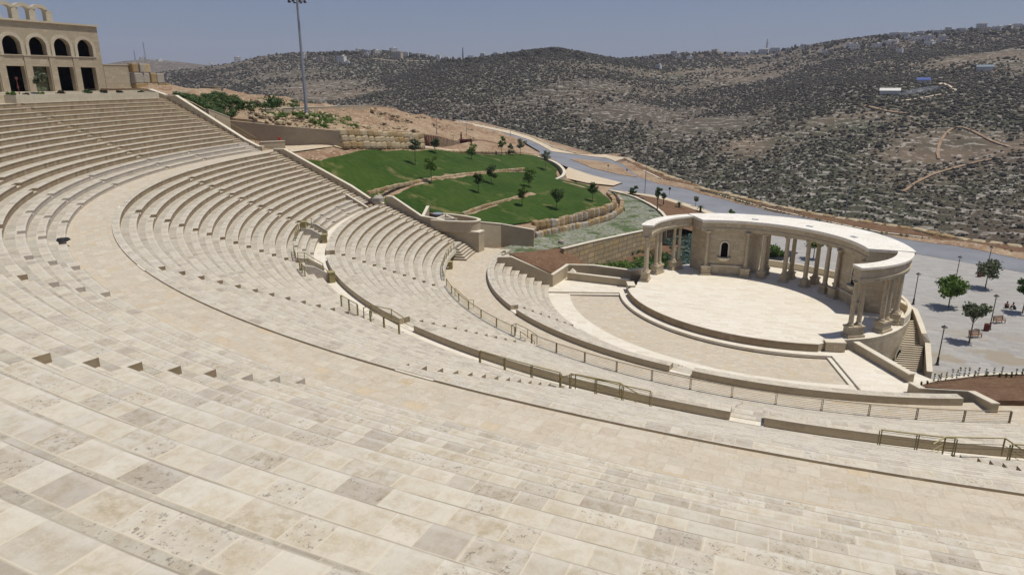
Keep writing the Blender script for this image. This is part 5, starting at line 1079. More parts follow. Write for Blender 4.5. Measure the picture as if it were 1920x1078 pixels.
for z0, z1 in ((zb, 29.9), (30.4, 35.4)):
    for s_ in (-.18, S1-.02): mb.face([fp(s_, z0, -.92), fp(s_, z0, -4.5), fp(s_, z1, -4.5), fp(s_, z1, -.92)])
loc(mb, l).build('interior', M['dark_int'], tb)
mb = MB(); mb.box(fp((S1-.3)/2, 35.98, -6.9), (14.4, S1+.9, .28)); loc(mb, l).build('cornice', M['facade_pale'], tb)
for k in range(6):
    a = S0+k*PITCH_; mid = a+W0/2; r = W0/2; mb = MB(); ts_ = np.linspace(-.0, math.pi, 17)
    for t0, t1 in zip(ts_[:-1], ts_[1:]):
        q = lambda t_, rr: fp(mid-rr*math.cos(t_), 32.48+rr*math.sin(t_), .12); mb.face([q(t0, r), q(t1, r), q(t1, r+.5), q(t0, r+.5)])
        o_ = lambda t_, rr, d: fp(mid-rr*math.cos(t_), 32.48+rr*math.sin(t_), d); mb.face([o_(t0, r+.5, .12), o_(t1, r+.5, .12), o_(t1, r+.5, 0), o_(t0, r+.5, 0)])
    for s_ in (a-.5, mid+r): mb.box(fp(s_+.25, 31.06, .06), (.12, .5, 1.42))
    loc(mb, l).build('arch_surround', M['facade_pale'], tb)
    mb = MB(); mb.box(fp(a+W0/2, 31.0, .05), (.2, W0+.02, .10)); loc(mb, l).build('sill', M['facade_pale'], tb)
    mb = MB(); mb.box(fp(a+W0+.64, zb, .06), (.14, 1.0, 6.4)); loc(mb, l).build('pilaster', M['facade'], tb)
    mb = MB(); mb.box(fp(a+W0+.64, 30.95, .1), (.22, 1.2, .14)); loc(mb, l).build('pilaster_band', M['facade_pale'], tb)
t0s = 6.6
for k in range(8):
    s0 = t0s+k*2.68; mb = MB(); mb.box(fp(s0+.5, 36.26, -1.2), (.9, 1.0, 1.7)); r = .84; mid = s0+1.0+.84
    ts_ = np.linspace(0, math.pi, 13)
    for ta, tb_ in zip(ts_[:-1], ts_[1:]):
        for rr0, rr1, dd in ((r, r, 0), (r+.42, r+.42, 0)):
            q = lambda t_, rr, d: fp(mid-rr*math.cos(t_), 37.75+rr*.62*math.sin(t_)+(.25 if rr > r else 0), d); mb.face([q(ta, rr0, -.75), q(tb_, rr0, -.75), q(tb_, rr0, -1.65), q(ta, rr0, -1.65)])
        for d in (-.75, -1.65):
            q = lambda t_, rr: fp(mid-rr*math.cos(t_), 37.75+rr*.62*math.sin(t_)+(.25 if rr > r else 0), d); mb.face([q(ta, r), q(tb_, r), q(tb_, r+.42), q(ta, r+.42)])
    loc(mb, l).build('roof_arch', M['facade_pale'], tb)
mb = MB(); mb.face([fp(S0+2*PITCH_+.05, 25.6, -1.0), fp(S0+2*PITCH_+W0-.05, 25.6, -1.0), fp(S0+2*PITCH_+W0-.05, 29.4, -1.0), fp(S0+2*PITCH_+.05, 29.4, -1.0)])
M['panel'] = dirt_mat('faded_painted_panel', (.10, .11, .05), (.03, .03, .025), (.22, .25, .24), 0, .35); loc(mb, l).build('painted_panel', M['panel'], tb)
t = thing('garden_wall', 'plain coursed stone wall joined to the right side of the arcaded building', 'wall', fp(-2.8, 24.9)); l = t.location
mb = MB(); mb.box(fp(-2.85, 24.6, -.35), (.6, 4.9, 5.3)); loc(mb, l).build('wall_body', M['facade'], t); mb = MB(); mb.box(fp(-2.85, 29.9, -.35), (.75, 5.1, .14)); loc(mb, l).build('coping', M['facade_pale'], t)
flat('building_terrace', [pol(93.9, -84.2)[:2], pol(93.9, -60)[:2], (-95, -60), (-130, -60), (-130, 22), (-100, 6)], 25.6, 'walk', thick=1.5)
# stack of quarry blocks right of the wall
t = thing('block_stack', 'stack of huge rough-cut golden and grey quarry blocks right of the building', 'block stack', P(280, 162, 25.2)); B0 = np.array(fp(-5.6, 25.5)); l = t.location
zr_ = [(25.4, 1.45), (26.9, 1.75), (28.7, 1.55)]
rows_ = [[(0, 2.5, 0), (2.6, 2.2, 2), (4.9, 1.6, 0), (6.6, 1.2, 0)], [(0, 1.8, 1), (1.9, 1.4, 1), (3.4, 1.3, 0), (4.8, 1.6, 1)], [(-.1, 1.3, 0), (1.3, .9, 1), (2.2, 1.5, 2)]]
for (z0, h), row in zip(zr_, rows_):
    for (s, w_, m_) in row:
        mb = MB(); g = random.Random(int(s*100+z0*7)); c = (B0[0]+.2+g.uniform(-.1, .1), B0[1]+s+w_/2, z0); pr = []
        for zf, sc in ((0, .9), (.08, 1), (.9, 1), (1, .9)): pr.append([(c[0]+ux*.7*sc*g.uniform(.95, 1.05), c[1]+uy*w_*.5*sc*g.uniform(.97, 1.02), c[2]+h*zf) for ux, uy in ((-1, -.85), (-.85, -1), (.85, -1), (1, -.85), (1, .85), (.85, 1), (-.85, 1), (-1, .85))])
        for i in range(3):
            for k in range(8): mb.face([pr[i][k], pr[i][(k+1) % 8], pr[i+1][(k+1) % 8], pr[i+1][k]])
        mb.face(pr[3]); loc(mb, l).build('quarry_block', RM[m_], t)

# ================================================================== STREET FURNITURE, PEOPLE, MASTS
def plaza_lamp(label, u, v, z=-3.06, h=4.55, src=[None]):
    p = P(u, v, z)
    if src[0] is None:
        t = thing('plaza_lamp', label, 'lamp post', tuple(p), group='black lamp posts on the plaza'); src[0] = t
        mb = MB(); mb.lathe([(.2, 0), (.2, .12), (.13, .18), (.11, .8), (.13, .84), (.06, .95), (.05, h-.55), (.08, h-.5), (.06, h-.45)], (0, 0, 0), 10); mb.build('pole', M['blackmetal'], t)
        mb = MB(); mb.lathe([(.10, h-.45), (.17, h-.12), (.15, h-.12), (.0, h-.4)], (0, 0, 0), 8); mb.build('lantern', M['white'], t)
        mb = MB(); mb.lathe([(.34, h-.12), (.3, h-.08), (.12, h+.04), (.03, h+.12), (0, h+.16)], (0, 0, 0), 8); mb.lathe([(0, h-.11), (.34, h-.12)], (0, 0, 0), 8); mb.build('lamp_shade', M['blackmetal'], t)
    else:
        t = copy_tree(src[0]); t.location = tuple(p); t['label'] = label
    return t
for u, v, lab in ((1757, 684, 'nearest black lamp post on the plaza, above the planting bed'), (1855, 618, 'tall black lamp post beside the bin and bench on the plaza'), (1712, 571, 'black lamp post just right of the stage colonnade and stairs'), (1790, 535, 'lamp post whose head shows above the bright green plaza tree'), (1849, 514, 'lamp post behind the airy tree near the road'), (1404, 497, 'lamp post seen between the niche wall and the first stage columns'), (1508, 512, 'lamp post seen between the middle stage columns')): plaza_lamp(lab, u, v)
def bench(label, u, v, rz):
    t = thing('park_bench', label, 'bench', tuple(P(u, v, -3.06)), rz, group='timber benches on the plaza')
    mb = MB()
    for k in range(4): mb.box((0, -.18+k*.13, .42), (1.6, .1, .035))
    mb.build('seat', M['wood'], t); mb = MB()
    for k in range(4): mb.box((0, .26+k*.03, .52+k*.11), (1.6, .03, .08))
    mb.build('backrest', M['wood'], t)
    for x in (-.7, .7):
        for y in (-.2, .24): mb = MB(); mb.box((x, y, 0), (.07, .07, .42 if y < 0 else .9)); mb.build('leg', M['wood'], t)
        mb = MB(); mb.box((x, 0, .62), (.07, .5, .05)); mb.build('armrest', M['wood'], t)
bench('timber bench beside the airy tree in the middle of the plaza', 1828, 633, R(35)); bench('timber bench right of the tall lamp and dark bin', 1873, 606, R(35))
def bin_(label, u, v):
    mb = MB(); mb.lathe([(.27, 0), (.3, .05), (.3, .8), (.34, .82), (.34, .9), (.22, .92), (.2, .75), (0, .75)], (0, 0, 0), 12)
    for k in range(12): a = k*math.pi/6; mb.box((.3*math.cos(a), .3*math.sin(a), .08), (.03, .09, .68), a)
    o = mb.build('litter_bin', M['reddark']); o.location = tuple(P(u, v, -3.06)); tag(o, label, 'bin', group='dark litter bins on the plaza')
bin_('dark red litter bin at the foot of the tall plaza lamp', 1849, 620); bin_('left one of two dark bins behind the airy plaza tree', 1836, 519); bin_('right one of two dark bins behind the airy plaza tree', 1843, 518); bin_('dark bin seen between the last stage columns', 1575, 508)
# flat dark canopy on slim posts behind the colonnade
cp_ = [P(1419, 486, -.4), P(1478, 470, -.4), P(1496, 474, -.4), P(1448, 496, -.4)]
t = thing('shade_canopy', 'long dark flat shade canopy on thin posts, seen between the stage columns', 'canopy', tuple(cp_[0])); l = t.location
mb = MB(); mb.prism([tuple(p[:2]) for p in cp_], -.5, -.36); loc(mb, l).build('roof', M['blackmetal'], t)
for k, (f, g_) in enumerate(((.08, .5), (.5, .5), (.92, .5))):
    a = cp_[0]*(1-f)+cp_[1]*f; b = cp_[3]*(1-f)+cp_[2]*f; c = (a+b)/2; mb = MB(); mb.tube([(c[0], c[1], -3.06), (c[0], c[1], -.5)], .06, 8); loc(mb, l).build('post', M['blackmetal'], t)
# light mast
mp = P(577, 238, 19.6); H_ = 27.0
t = thing('light_mast', 'very tall grey floodlight mast rising behind the concrete retaining wall', 'light mast', tuple(mp)); mb = MB()
mb.lathe([(.5, 0), (.5, .12), (.33, .2), (.33, 2.6), (.29, 2.7), (.24, 9), (.19, 18), (.14, H_)], (0, 0, 0), 12); mb.build('pole', M['greymetal'], t)
mb = MB(); mb.box((.31, -.12, 1.0), (.12, .5, 1.6)); mb.build('access_panel', M['greymetal'], t)
hp_ = (P(552, 3, 19.6)) if False else None
mh = float(CAM[2]+0)
# mast height from its visible top
dd = ray(552.5, 2); tt_ = math.hypot(mp[0]-CAM[0], mp[1]-CAM[1])/math.hypot(dd[0], dd[1]); HT = CAM[2]+dd[2]*tt_-mp[2]
t.children[0].scale = (1, 1, HT/H_)
mb = MB()
for k in range(24): a0, a1 = k*math.pi/12, (k+1)*math.pi/12; mb.tube([(1.25*math.cos(a0), 1.25*math.sin(a0), HT), (1.25*math.cos(a1), 1.25*math.sin(a1), HT)], .05, 5)
for k in range(4): a = k*math.pi/2; mb.tube([(0, 0, HT-.3), (1.25*math.cos(a), 1.25*math.sin(a), HT)], .05, 5)
mb.build('lamp_ring', M['greymetal'], t)
for k in range(8):
    a = k*math.pi/4+.2; mb = MB(); mb.lathe([(0, 0), (.12, .02), (.24, -.3), (.2, -.32), (0, -.2)], (1.35*math.cos(a), 1.35*math.sin(a), HT+.05), 10); mb.build('floodlight', M['blackmetal'], t)
# street lights: tapering pole with a curved arm
def street_light(label, foot, top_v, arm=(1.6, 0), double=False, u=None):
    p = np.array(foot); hh = None
    lo, hi = 1.0, 16.0
    for _ in range(30):
        m = (lo+hi)/2; q = p+np.array((0, 0, m))-CAM; v = 539-F_PX*np.dot(q, UP)/np.dot(q, fw)
        if v > top_v: lo = m
        else: hi = m
    h = (lo+hi)/2; t = thing('street_light', label, 'street light', tuple(p), group='street lights along the road'); mb = MB()
    mb.lathe([(.18, 0), (.18, .3), (.11, .4), (.07, h-1.0)], (0, 0, 0), 8); mb.build('pole', M['greymetal'], t); mb = MB()
    mb.tube([(0, 0, h-1.05), (arm[0]*.12, arm[1]*.12, h-.45), (arm[0]*.45, arm[1]*.45, h-.08), (arm[0], arm[1], h)], [.07, .06, .05, .05], 6); mb.build('arm', M['greymetal'], t)
    mb = MB(); mb.box((arm[0]*1.15, arm[1]*1.15, h-.1), (.75, .3, .14), math.atan2(arm[1], arm[0])); mb.build('lamp_head', M['white'], t); return t
street_light('tall thin street light standing at the near kerb in the middle of the road bend', P(1209, 363, -.2), 278, (-1.4, .6))
street_light('street light with a white head above the far rock line at the right', P(1583, 418, -3.0), 342, (1.5, .5))
street_light('thin street light beside the upper road, right of the small round tree', P(875, 271, 9.5), 226, (-1.2, .4))
street_light('thin street light beside the round dark tree left of the upper road', P(819, 262, 13.6), 218, (.9, .5))
street_light('distant street light on the upper road where it vanishes', P(868, 236, 5.6), 211, (-1.0, .3))
street_light('short street light by the upper road near the rock line', P(957, 262, 4.0), 234, (-1.0, .3))
for u, v, z, lab in ((1255, 367, -.8, 'small dark road sign on the pavement edge by the planting bed'), (1175, 330, .2, 'little two-post road sign at the tip of the traffic island'), (1140, 322, .8, 'small road sign in the middle of the traffic island')):
    mb = MB(); mb.tube([(0, 0, 0), (0, 0, 2.0)], .04, 6); mb.box((0, -.03, 1.5), (.55, .05, .6)); o = mb.build('road_sign', M['greymetal'] if u < 1200 else M['blackmetal']); o.location = tuple(P(u, v, z)); tag(o, lab, 'sign')
# timber fence, red sign and planter at the rim of the lawn
t = thing('timber_fence', 'brown timber ranch fence behind the lawn rim, left of the red box', 'fence', tuple(P(790, 274, 14.1))); l = np.array(t.location); fpts = resample([P(778, 272, 14.5), P(800, 273, 13.8), P(822, 275, 13.0)], 1.3); A_ = fpts
for a in A_: mb = MB(); mb.box(tuple(a-l), (.14, .14, 2.2)); mb.build('post', M['reddark'], t)
for k in range(9):
    mb = MB()
    for a, b in zip(A_[:-1], A_[1:]): mb.tube([a-l+np.array((0, 0, .3+k*.22)), b-l+np.array((0, 0, .3+k*.22))], .055, 4)
    mb.build('rail', M['reddark'], t)
t = thing('timber_box', 'brown timber box planter under the thin street light at the lawn rim', 'planter', tuple(P(870, 272, 10.6)), R(20)); mb = MB()
for k in range(12): mb.box((-2.0+k*.36, -.9, 0), (.3, .06, 1.5)); mb.box((-2.0+k*.36, .9, 0), (.3, .06, 1.5))
mb.box((-2.2, 0, 0), (.06, 1.8, 1.5)); mb.box((2.2, 0, 0), (.06, 1.8, 1.5)); mb.build('sides', M['reddark'], t); mb = MB(); mb.box((0, 0, 1.1), (4.3, 1.7, .1)); mb.build('soil', M['soil'], t)
mb = MB(); mb.lathe([(.06, 0), (.06, 1.5), (.22, 1.6), (.26, 2.3), (.12, 2.6), (.2, 2.8), (0, 3.0)], (0, 0, 0), 10); mb.box((0, 0, .9), (.5, .1, .6)); o = mb.build('red_figure_sign', M['reddark']); o.location = tuple(P(865, 268, 10.9)); tag(o, 'slim dark red sign on a post above the brown timber box', 'sign')
# door, red bucket and low white wall at the left end of the upper walkway
mb = MB(); mb.box((0, 0, 0), (1.1, .12, 2.3)); mb.box((.0, -.08, .1), (.9, .05, 2.1)); mb.box((.3, -.12, 1.0), (.05, .04, .2)); o = mb.build('metal_door', M['greymetal']); dp = P(490, 266, 17.3); o.location = (dp[0]+.1, dp[1], 17.0); o.rotation_euler.z = R(60); tag(o, 'small grey metal door in the foot of the concrete wall', 'door')
wl('short pale wall with coping between the small door and the upper path', [(487, 266, 18.2), (534, 264, 18.2)], 16.6, .4, side=1)
mb = MB(); mb.lathe([(.0, 0), (.18, 0), (.24, .45), (.26, .46), (.2, .4), (0, .1)], (0, 0, 0), 12); o = mb.build('red_bucket', M['red']); o.location = tuple(P(524, 263.6, 18.21)); tag(o, 'small red bucket on top of the short pale wall', 'bucket')
mb = MB(); mb.box((0, 0, 0), (.5, .35, .75)); mb.box((0, 0, .75), (.56, .41, .05)); o = mb.build('equipment_box', M['brass']); o.location = tuple(P(496, 279.5, 16.96)); tag(o, 'small yellow-brown box at the foot of the upper end wall', 'equipment box')
for i, (u, v, z, r_) in enumerate(((708, 381, 9.9, 1.0), (1052, 456, 2.75, .5))):
    mb = MB(); mb.lathe([(r_*.7, -.2), (r_, r_*.25), (r_*.95, r_*.8), (r_*.5, r_*1.15), (0, r_*1.2)], (0, 0, 0), 9)
    mb.v = [tuple(np.array(p)*(1+.12*mnoise.noise(Vector(p)*1.7))) for p in mb.v]; o = mb.build('rock', M['rock_grey']); p = P(u, v, z); o.location = tuple(p); tag(o, ('big round grey rock on the lawn beside the end of the middle tier wall', 'grey rock at the start of the golden block wall')[i], 'rock')
# long pale wall curving across the bare earth and scattered green
def gB(u, v, z0): return ground_pt(u, v, fB, z0)
cw = [gB(*a) for a in ((500, 216, 20.9), (540, 214, 20.6), (600, 211, 20.3), (650, 206, 20.0), (700, 204, 19.7), (745, 209, 18.4))]
poly_wall('low_garden_wall', 'long low pale wall curving across the bare earth behind the light mast', 'wall', [(p[0], p[1], p[2]-1.0, p[2]+1.0) for p in cw], .5, 'concrete', 'coping', side=1, smooth=1)
def bushes(name, label, n, uv_rng, f, z0, rmin, rmax, mat, seed, dz=0):
    g = np.random.default_rng(seed); Vv = []; Ff = []; k = 0
    for i in range(n):
        u, v = g.uniform(uv_rng[0], uv_rng[1]), g.uniform(uv_rng[2], uv_rng[3]); p = ground_pt(u, v, f, z0) if callable(f) else P(u, v, z0)
        if callable(f) and (abs(float(f(p[0], p[1])[0])-p[2]) > .6 or (f is fB and not pip(p[:2], BK))): continue
        for c in range(g.integers(2, 5)):
            s = g.uniform(rmin, rmax); q = p+np.array((g.normal(0, rmax*.8), g.normal(0, rmax*.8), s*.3+dz)); nl = 60
            d = g.normal(size=(nl, 3)); d /= np.linalg.norm(d, axis=1)[:, None]; cc = q+d*s*(g.random((nl, 1))**.4)*np.array((1, 1, .7)); t_ = np.cross(d, g.normal(size=(nl, 3))); t_ /= np.linalg.norm(t_, axis=1)[:, None]; b_ = np.cross(d, t_); l_ = s*.22
            Vv.append(np.stack([cc-t_*l_, cc-b_*l_*.6, cc+t_*l_, cc+b_*l_*.6], 1).reshape(-1, 3))
    V = np.concatenate(Vv); o = fastmesh(name, V, np.arange(len(V)).reshape(-1, 4), [mat]); return tag(o, label, 'bushes', kind='stuff')
g = np.random.default_rng(11); Vv = []
for i in range(300):
    r_, a_ = g.uniform(85.6, 91.5), g.uniform(-91.5, -85.4)
    if not pip(np.array(pol(r_, a_)[:2]), BK): continue
    r_, a_ = r_, a_; x_, y_, _z = pol(r_, a_); z_ = float(fB(x_, y_)[0]); s_ = g.uniform(.35, .85); nl = 70
    d = g.normal(size=(nl, 3)); d /= np.linalg.norm(d, axis=1)[:, None]; cc = np.array((x_, y_, z_+s_*.4))+d*s_*(g.random((nl, 1))**.4)*np.array((1, 1, .7)); t_ = np.cross(d, g.normal(size=(nl, 3))); t_ /= np.linalg.norm(t_, axis=1)[:, None]; b_ = np.cross(d, t_); l_ = s_*.2
    Vv.append(np.stack([cc-t_*l_, cc-b_*l_*.6, cc+t_*l_, cc+b_*l_*.6], 1).reshape(-1, 3))
V = np.concatenate(Vv); tag(fastmesh('slope_bushes', V, np.arange(len(V)).reshape(-1, 4), [M['leaf_dark']]), 'dense dark green ground cover on the slope beside the uppermost stair', 'bushes', kind='stuff')
bushes('dry_scrub', 'low green scrub on the bare earth around the light mast', 34, (585, 680, 218, 240), fB, 19.5, .3, .9, M['leaf_mid'], 12)
bushes('dry_scrub', 'scattered bushes on the earth ridge at the left', 26, (480, 640, 182, 205), fB, 21, .5, 1.5, M['leaf_dark'], 13)
bushes('dry_scrub', 'sparse dry bushes on the earth mound above the block wall', 40, (690, 960, 205, 256), fB, 16, .3, .9, M['leaf_scrub'], 14)
bushes('dry_scrub', 'weeds along the low garden wall', 34, (500, 610, 214, 222), fB, 20.5, .25, .6, M['leaf_mid'], 15)
bushes('garden_agaves', 'mass of blue-green leafy plants on the bank behind the left stage wing', 70, (1262, 1318, 425, 505), None, -1.6, .5, 1.0, M['leaf_agave'], 16)
bushes('garden_bushes', 'dark bushes on the soil between the golden wall and the left stage wing', 46, (1180, 1300, 470, 512), None, -1.9, .4, 1.0, M['leaf_dark'], 27)
bushes('garden_creepers', 'creepers and bushes at the foot of the golden block wall', 40, (1085, 1240, 494, 506), None, -1.8, .4, .9, M['leaf_mid'], 17)
bushes('kerb_shrubs', 'row of low dark shrubs along the stone kerb of the road', 1, (1650, 1651, 440, 441), None, -2.8, .2, .3, M['leaf_dark'], 18)
g = np.random.default_rng(5); Vv = []
for a in resample(kerb[3:], 1.1):
    if g.random() < .2: continue
    q = a+np.array((g.normal(0, .15)+.25, -.55+g.normal(0, .15), .25)); s = g.uniform(.25, .5); nl = 40; d = g.normal(size=(nl, 3)); d /= np.linalg.norm(d, axis=1)[:, None]; cc = q+d*s*(g.random((nl, 1))**.4); t_ = np.cross(d, g.normal(size=(nl, 3))); t_ /= np.linalg.norm(t_, axis=1)[:, None]; b_ = np.cross(d, t_); Vv.append(np.stack([cc-t_*s*.25, cc-b_*s*.15, cc+t_*s*.25, cc+b_*s*.15], 1).reshape(-1, 3))
V = np.concatenate(Vv); tag(fastmesh('kerb_shrubs', V, np.arange(len(V)).reshape(-1, 4), [M['leaf_dark']]), 'long row of low dark shrubs planted along the stone kerb of the road', 'shrubs', kind='stuff')
for k in range(22):     # seedlings in the bed at the right
    u = 1728+k*8.9+random.uniform(-4, 4); v = np.interp(u, [1722, 1752, 1830, 1925], [724, 717, 708, 706])+random.uniform(-2, 3); p = P(u, v, float(np.interp(u, [1722, 1752, 1830, 1925], [1.1, .9, .9, 1.4])))
    t = thing('seedling', 'thin upright seedling planted along the kerb of the soil bed', 'seedling', tuple(p), group='seedlings along the soil bed'); mb = MB(); hh = random.uniform(.35, 1.1); mb.tube([(0, 0, -.1), (random.uniform(-.05, .05), 0, hh)], .007, 4); mb.build('stem', M['trunk'], t)
    crown_mesh('leaves', M['leaf_dark'], [(0, 0, hh*f, .10) for f in (.3, .5, .75, .95)], 70, .06, 700+k, t)
# ---- people sitting in the shade at the right border
def skin_obj(name, nodes, edges, mat, parent, sub=2):
    me = bpy.data.meshes.new(name); me.from_pydata([n[:3] for n in nodes], edges, []); o = bpy.data.objects.new(name, me); COL.objects.link(o); o.parent = parent
    m = o.modifiers.new('skin', 'SKIN'); sv = me.skin_vertices[0].data
    for i, n in enumerate(nodes): sv[i].radius = (n[3], n[3]*(n[4] if len(n) > 4 else 1)); sv[i].use_root = (i == 0)
    s = o.modifiers.new('sub', 'SUBSURF'); s.levels = s.render_levels = sub
    me.materials.append(M[mat]); return o
M['skin'] = simple('skin', (.36, .20, .13), (.40, .23, .15), 8, .6); M['hair'] = simple('dark_hair', (.015, .012, .01), (.03, .025, .02), 20, .7); M['shirt_red'] = simple('red_shirt', (.24, .02, .025), (.30, .03, .03), 6, .85); M['shirt_dark'] = simple('dark_shirt', (.03, .03, .035), (.05, .05, .055), 6, .85); M['trousers'] = simple('dark_trousers', (.02, .022, .03), (.04, .042, .05), 6, .9)
def sitter(label, u, v, rz, shirt, lean=.12):
    t = thing('person', label, 'person', tuple(P(u, v, -3.06)), rz)
    # seated on the ground: pelvis, spine, neck, head, arms round raised knees, legs
    N = [(0, 0, .16, .15, .8), (0, .05+lean*.3, .36, .13, .75), (0, .08+lean, .56, .145, .7), (0, .10+lean, .68, .06), (0, .14+lean, .79, .095, 1.1), (0, .15+lean, .90, .085)]
    E_ = [(0, 1), (1, 2), (2, 3), (3, 4), (4, 5)]
    for s in (-1, 1):
        b = len(N); N += [(s*.19, .09+lean, .60, .052), (s*.26, .30+lean*.5, .46, .042), (s*.12, .48, .50, .034), (s*.06, .52, .49, .03)]; E_ += [(2, b), (b, b+1), (b+1, b+2), (b+2, b+3)]
        b = len(N); N += [(s*.11, .06, .15, .085), (s*.14, .46, .46, .062), (s*.12, .60, .09, .042), (s*.13, .74, .05, .04)]; E_ += [(0, b), (b, b+1), (b+1, b+2), (b+2, b+3)]
    skin_obj('body', N, E_, 'skin', t)
    skin_obj('shirt', [(0, 0, .24, .165, .8), (0, .05+lean*.3, .38, .15, .78), (0, .08+lean, .57, .165, .72), (-.20, .09+lean, .60, .066), (-.265, .29+lean*.5, .47, .054), (.20, .09+lean, .60, .066), (.265, .29+lean*.5, .47, .054)], [(0, 1), (1, 2), (2, 3), (3, 4), (2, 5), (5, 6)], shirt, t)
    skin_obj('trousers', [(0, 0, .15, .175, .8), (-.11, .08, .16, .10), (-.14, .46, .47, .076), (-.12, .58, .16, .056), (.11, .08, .16, .10), (.14, .46, .47, .076), (.12, .58, .16, .056)], [(0, 1), (1, 2), (2, 3), (0, 4), (4, 5), (5, 6)], 'trousers', t)
    mb = MB(); mb.lathe([(.10, 0), (.112, .07), (.09, .14), (0, .17)], (0, .13+lean, .84), 12); mb.build('hair', M['hair'], t, smooth=True, merge=True)
sitter('person in a dark red shirt sitting on the paving with knees drawn up', 1888, 577, R(150), 'shirt_red'); sitter('person in dark clothes sitting in the tree shade at the right border', 1903, 580, R(100), 'shirt_dark', .18)

# ================================================================== FAR HOUSES, SHEDS, TRACKS, MASTS, SMOKE
HS = [(570, 106, 8, 7, 'b'), (600, 112, 12, 8, 'c'), (641, 112, 14, 10, 'a'), (652, 119, 7, 5, 'a'), (672, 96, 8, 6, 'b'), (690, 99, 8, 6, 'b'), (706, 99, 10, 7, 'b'), (738, 92, 12, 7, 'b'), (746, 105, 17, 11, 'c'), (762, 103, 8, 8, 'a'), (786, 104, 9, 6, 'b'), (801, 106, 8, 6, 'a'), (822, 109, 9, 9, 'a'), (838, 111, 9, 6, 'b'), (862, 109, 8, 5, 'a'), (882, 108, 9, 5, 'b'), (906, 104, 9, 5, 'b'), (688, 103, 7, 4, 'a'), (930, 102, 9, 4, 'b'), (705, 103, 12, 4, 'c'),
      (1235, 127, 9, 8, 'b'), (1212, 109, 9, 5, 'b'), (1230, 106, 11, 6, 'b'), (1263, 101, 10, 7, 'b'), (1272, 108, 8, 5, 'a'), (1293, 109, 10, 5, 'a'), (1340, 97, 10, 5, 'c'), (1366, 102, 7, 6, 'a'), (1391, 102, 12, 5, 'a'), (1412, 99, 9, 5, 'b'), (1432, 98, 16, 7, 'b'), (1452, 96, 15, 8, 'b'), (1478, 94, 8, 5, 'b'), (1506, 88, 9, 6, 'b'), (1546, 99, 9, 6, 'b'), (1572, 79, 13, 4, 'c'), (1602, 89, 12, 9, 'a'), (1592, 87, 9, 6, 'b'), (1643, 87, 13, 6, 'b'), (1664, 81, 14, 5, 'a'), (1682, 66, 22, 5, 'b'), (1688, 97, 7, 7, 'a'), (1672, 89, 14, 7, 'c'), (1678, 79, 9, 5, 'a'),
      (1701, 72, 9, 5, 'a'), (1717, 74, 12, 6, 'a'), (1738, 73, 14, 8, 'b'), (1766, 74, 11, 8, 'b'), (1743, 82, 13, 5, 'a'), (1725, 63, 10, 5, 'b'), (1757, 62, 12, 5, 'b'), (1777, 57, 9, 6, 'b'), (1801, 58, 11, 5, 'b'), (1839, 52, 13, 8, 'b'), (1846, 60, 12, 8, 'c'), (1870, 55, 12, 5, 'b'), (1888, 53, 13, 5, 'b'), (1906, 50, 10, 5, 'b'), (1698, 66, 7, 5, 'b'), (268, 111, 9, 4, 'b'), (300, 114, 8, 3, 'a'), (446, 113, 10, 8, 'b'), (397, 122, 6, 5, 'a')]
GN = {'a': 'pale cream', 'b': 'grey', 'c': 'buff'}
for i, (u, v, wpx, hpx, c) in enumerate(HS):
    hit = None
    for dv in (0, 3, 6, 9, 12, 16):
        hit = on_hill(u, v+hpx*.5+dv, 900)
        if hit: break
    if not hit: continue
    p, r_ = hit; m_ = r_/F_PX; wd, ht = wpx*m_*.95, hpx*m_*.95; dp_ = wd*random.uniform(.6, .9); a = math.atan2(p[0]-CAM[0], p[1]-CAM[1]); rz = -a+random.uniform(-.5, .5)
    ridge_ = 'left' if u < 960 else ('middle' if u < 1500 else 'right')
    t = thing('hill_house', '%s flat-roofed house in the village on the %s part of the far ridge' % (GN[c], ridge_), 'house', (p[0], p[1], p[2]-1.5), rz, group='%s houses on the %s far ridge' % (GN[c], ridge_))
    mb = MB(); mb.box((0, 0, 0), (wd, dp_, ht+1.5)); mb.build('walls', M['house_'+c], t)
    mb = MB(); mb.box((0, 0, ht+1.5), (wd*1.03, dp_*1.04, .5)); mb.box((wd*.2, 0, ht+2), (wd*.25, dp_*.3, 1.8)); mb.build('roof', M['house_'+('a' if c == 'b' else c)], t)
    nf = max(1, int(ht/3.2)); nw = max(2, int(wd/3.5))
    for f in range(nf):
        for k in range(nw):
            if nf*nw > 24 and (f+k) % 2: continue
            mb = MB(); mb.box((-wd/2+wd*(k+.5)/nw, -dp_/2-.02, 2.3+f*3.1), (1.2, .16, 1.4)); mb.build('window', M['glass_dark'], t)
def dark_tree_line():
    g = np.random.default_rng(9); Vv = []; Fv = []; k = 0
    for (a, b, n, dy) in ((560, 930, 110, 3), (1180, 1500, 90, 4), (1500, 1915, 170, 12), (960, 1100, 50, 4), (780, 880, 30, 2)):
        for i in range(n):
            u = g.uniform(a, b); base = np.interp(u, [500, 560, 620, 700, 760, 820, 900, 940, 1000, 1040, 1100, 1180, 1260, 1330, 1440, 1500, 1560, 1620, 1700, 1780, 1850, 1920], [106, 101, 98, 96, 100, 109, 112, 104, 97, 93, 103, 112, 102, 98, 97, 86, 77, 70, 64, 58, 54, 48])
            hit = on_hill(u, base+abs(g.normal(0, dy))+2.5, 900)
            if not hit: continue
            p, r_ = hit; h = g.uniform(3, 7); w_ = h*g.uniform(.3, .65)
            V = iv*np.array((w_, w_, h*.55))*(1+g.normal(0, .16, (len(iv), 1)))+p+np.array((0, 0, h*.45)); Vv.append(V); Fv.append(iff+k*len(iv)); k += 1
    o = fastmesh('ridge_trees', np.concatenate(Vv), np.concatenate(Fv), [M['leaf_scrub']]); tag(o, 'dark trees between the houses along the far ridges', 'trees', kind='stuff')
dark_tree_line()
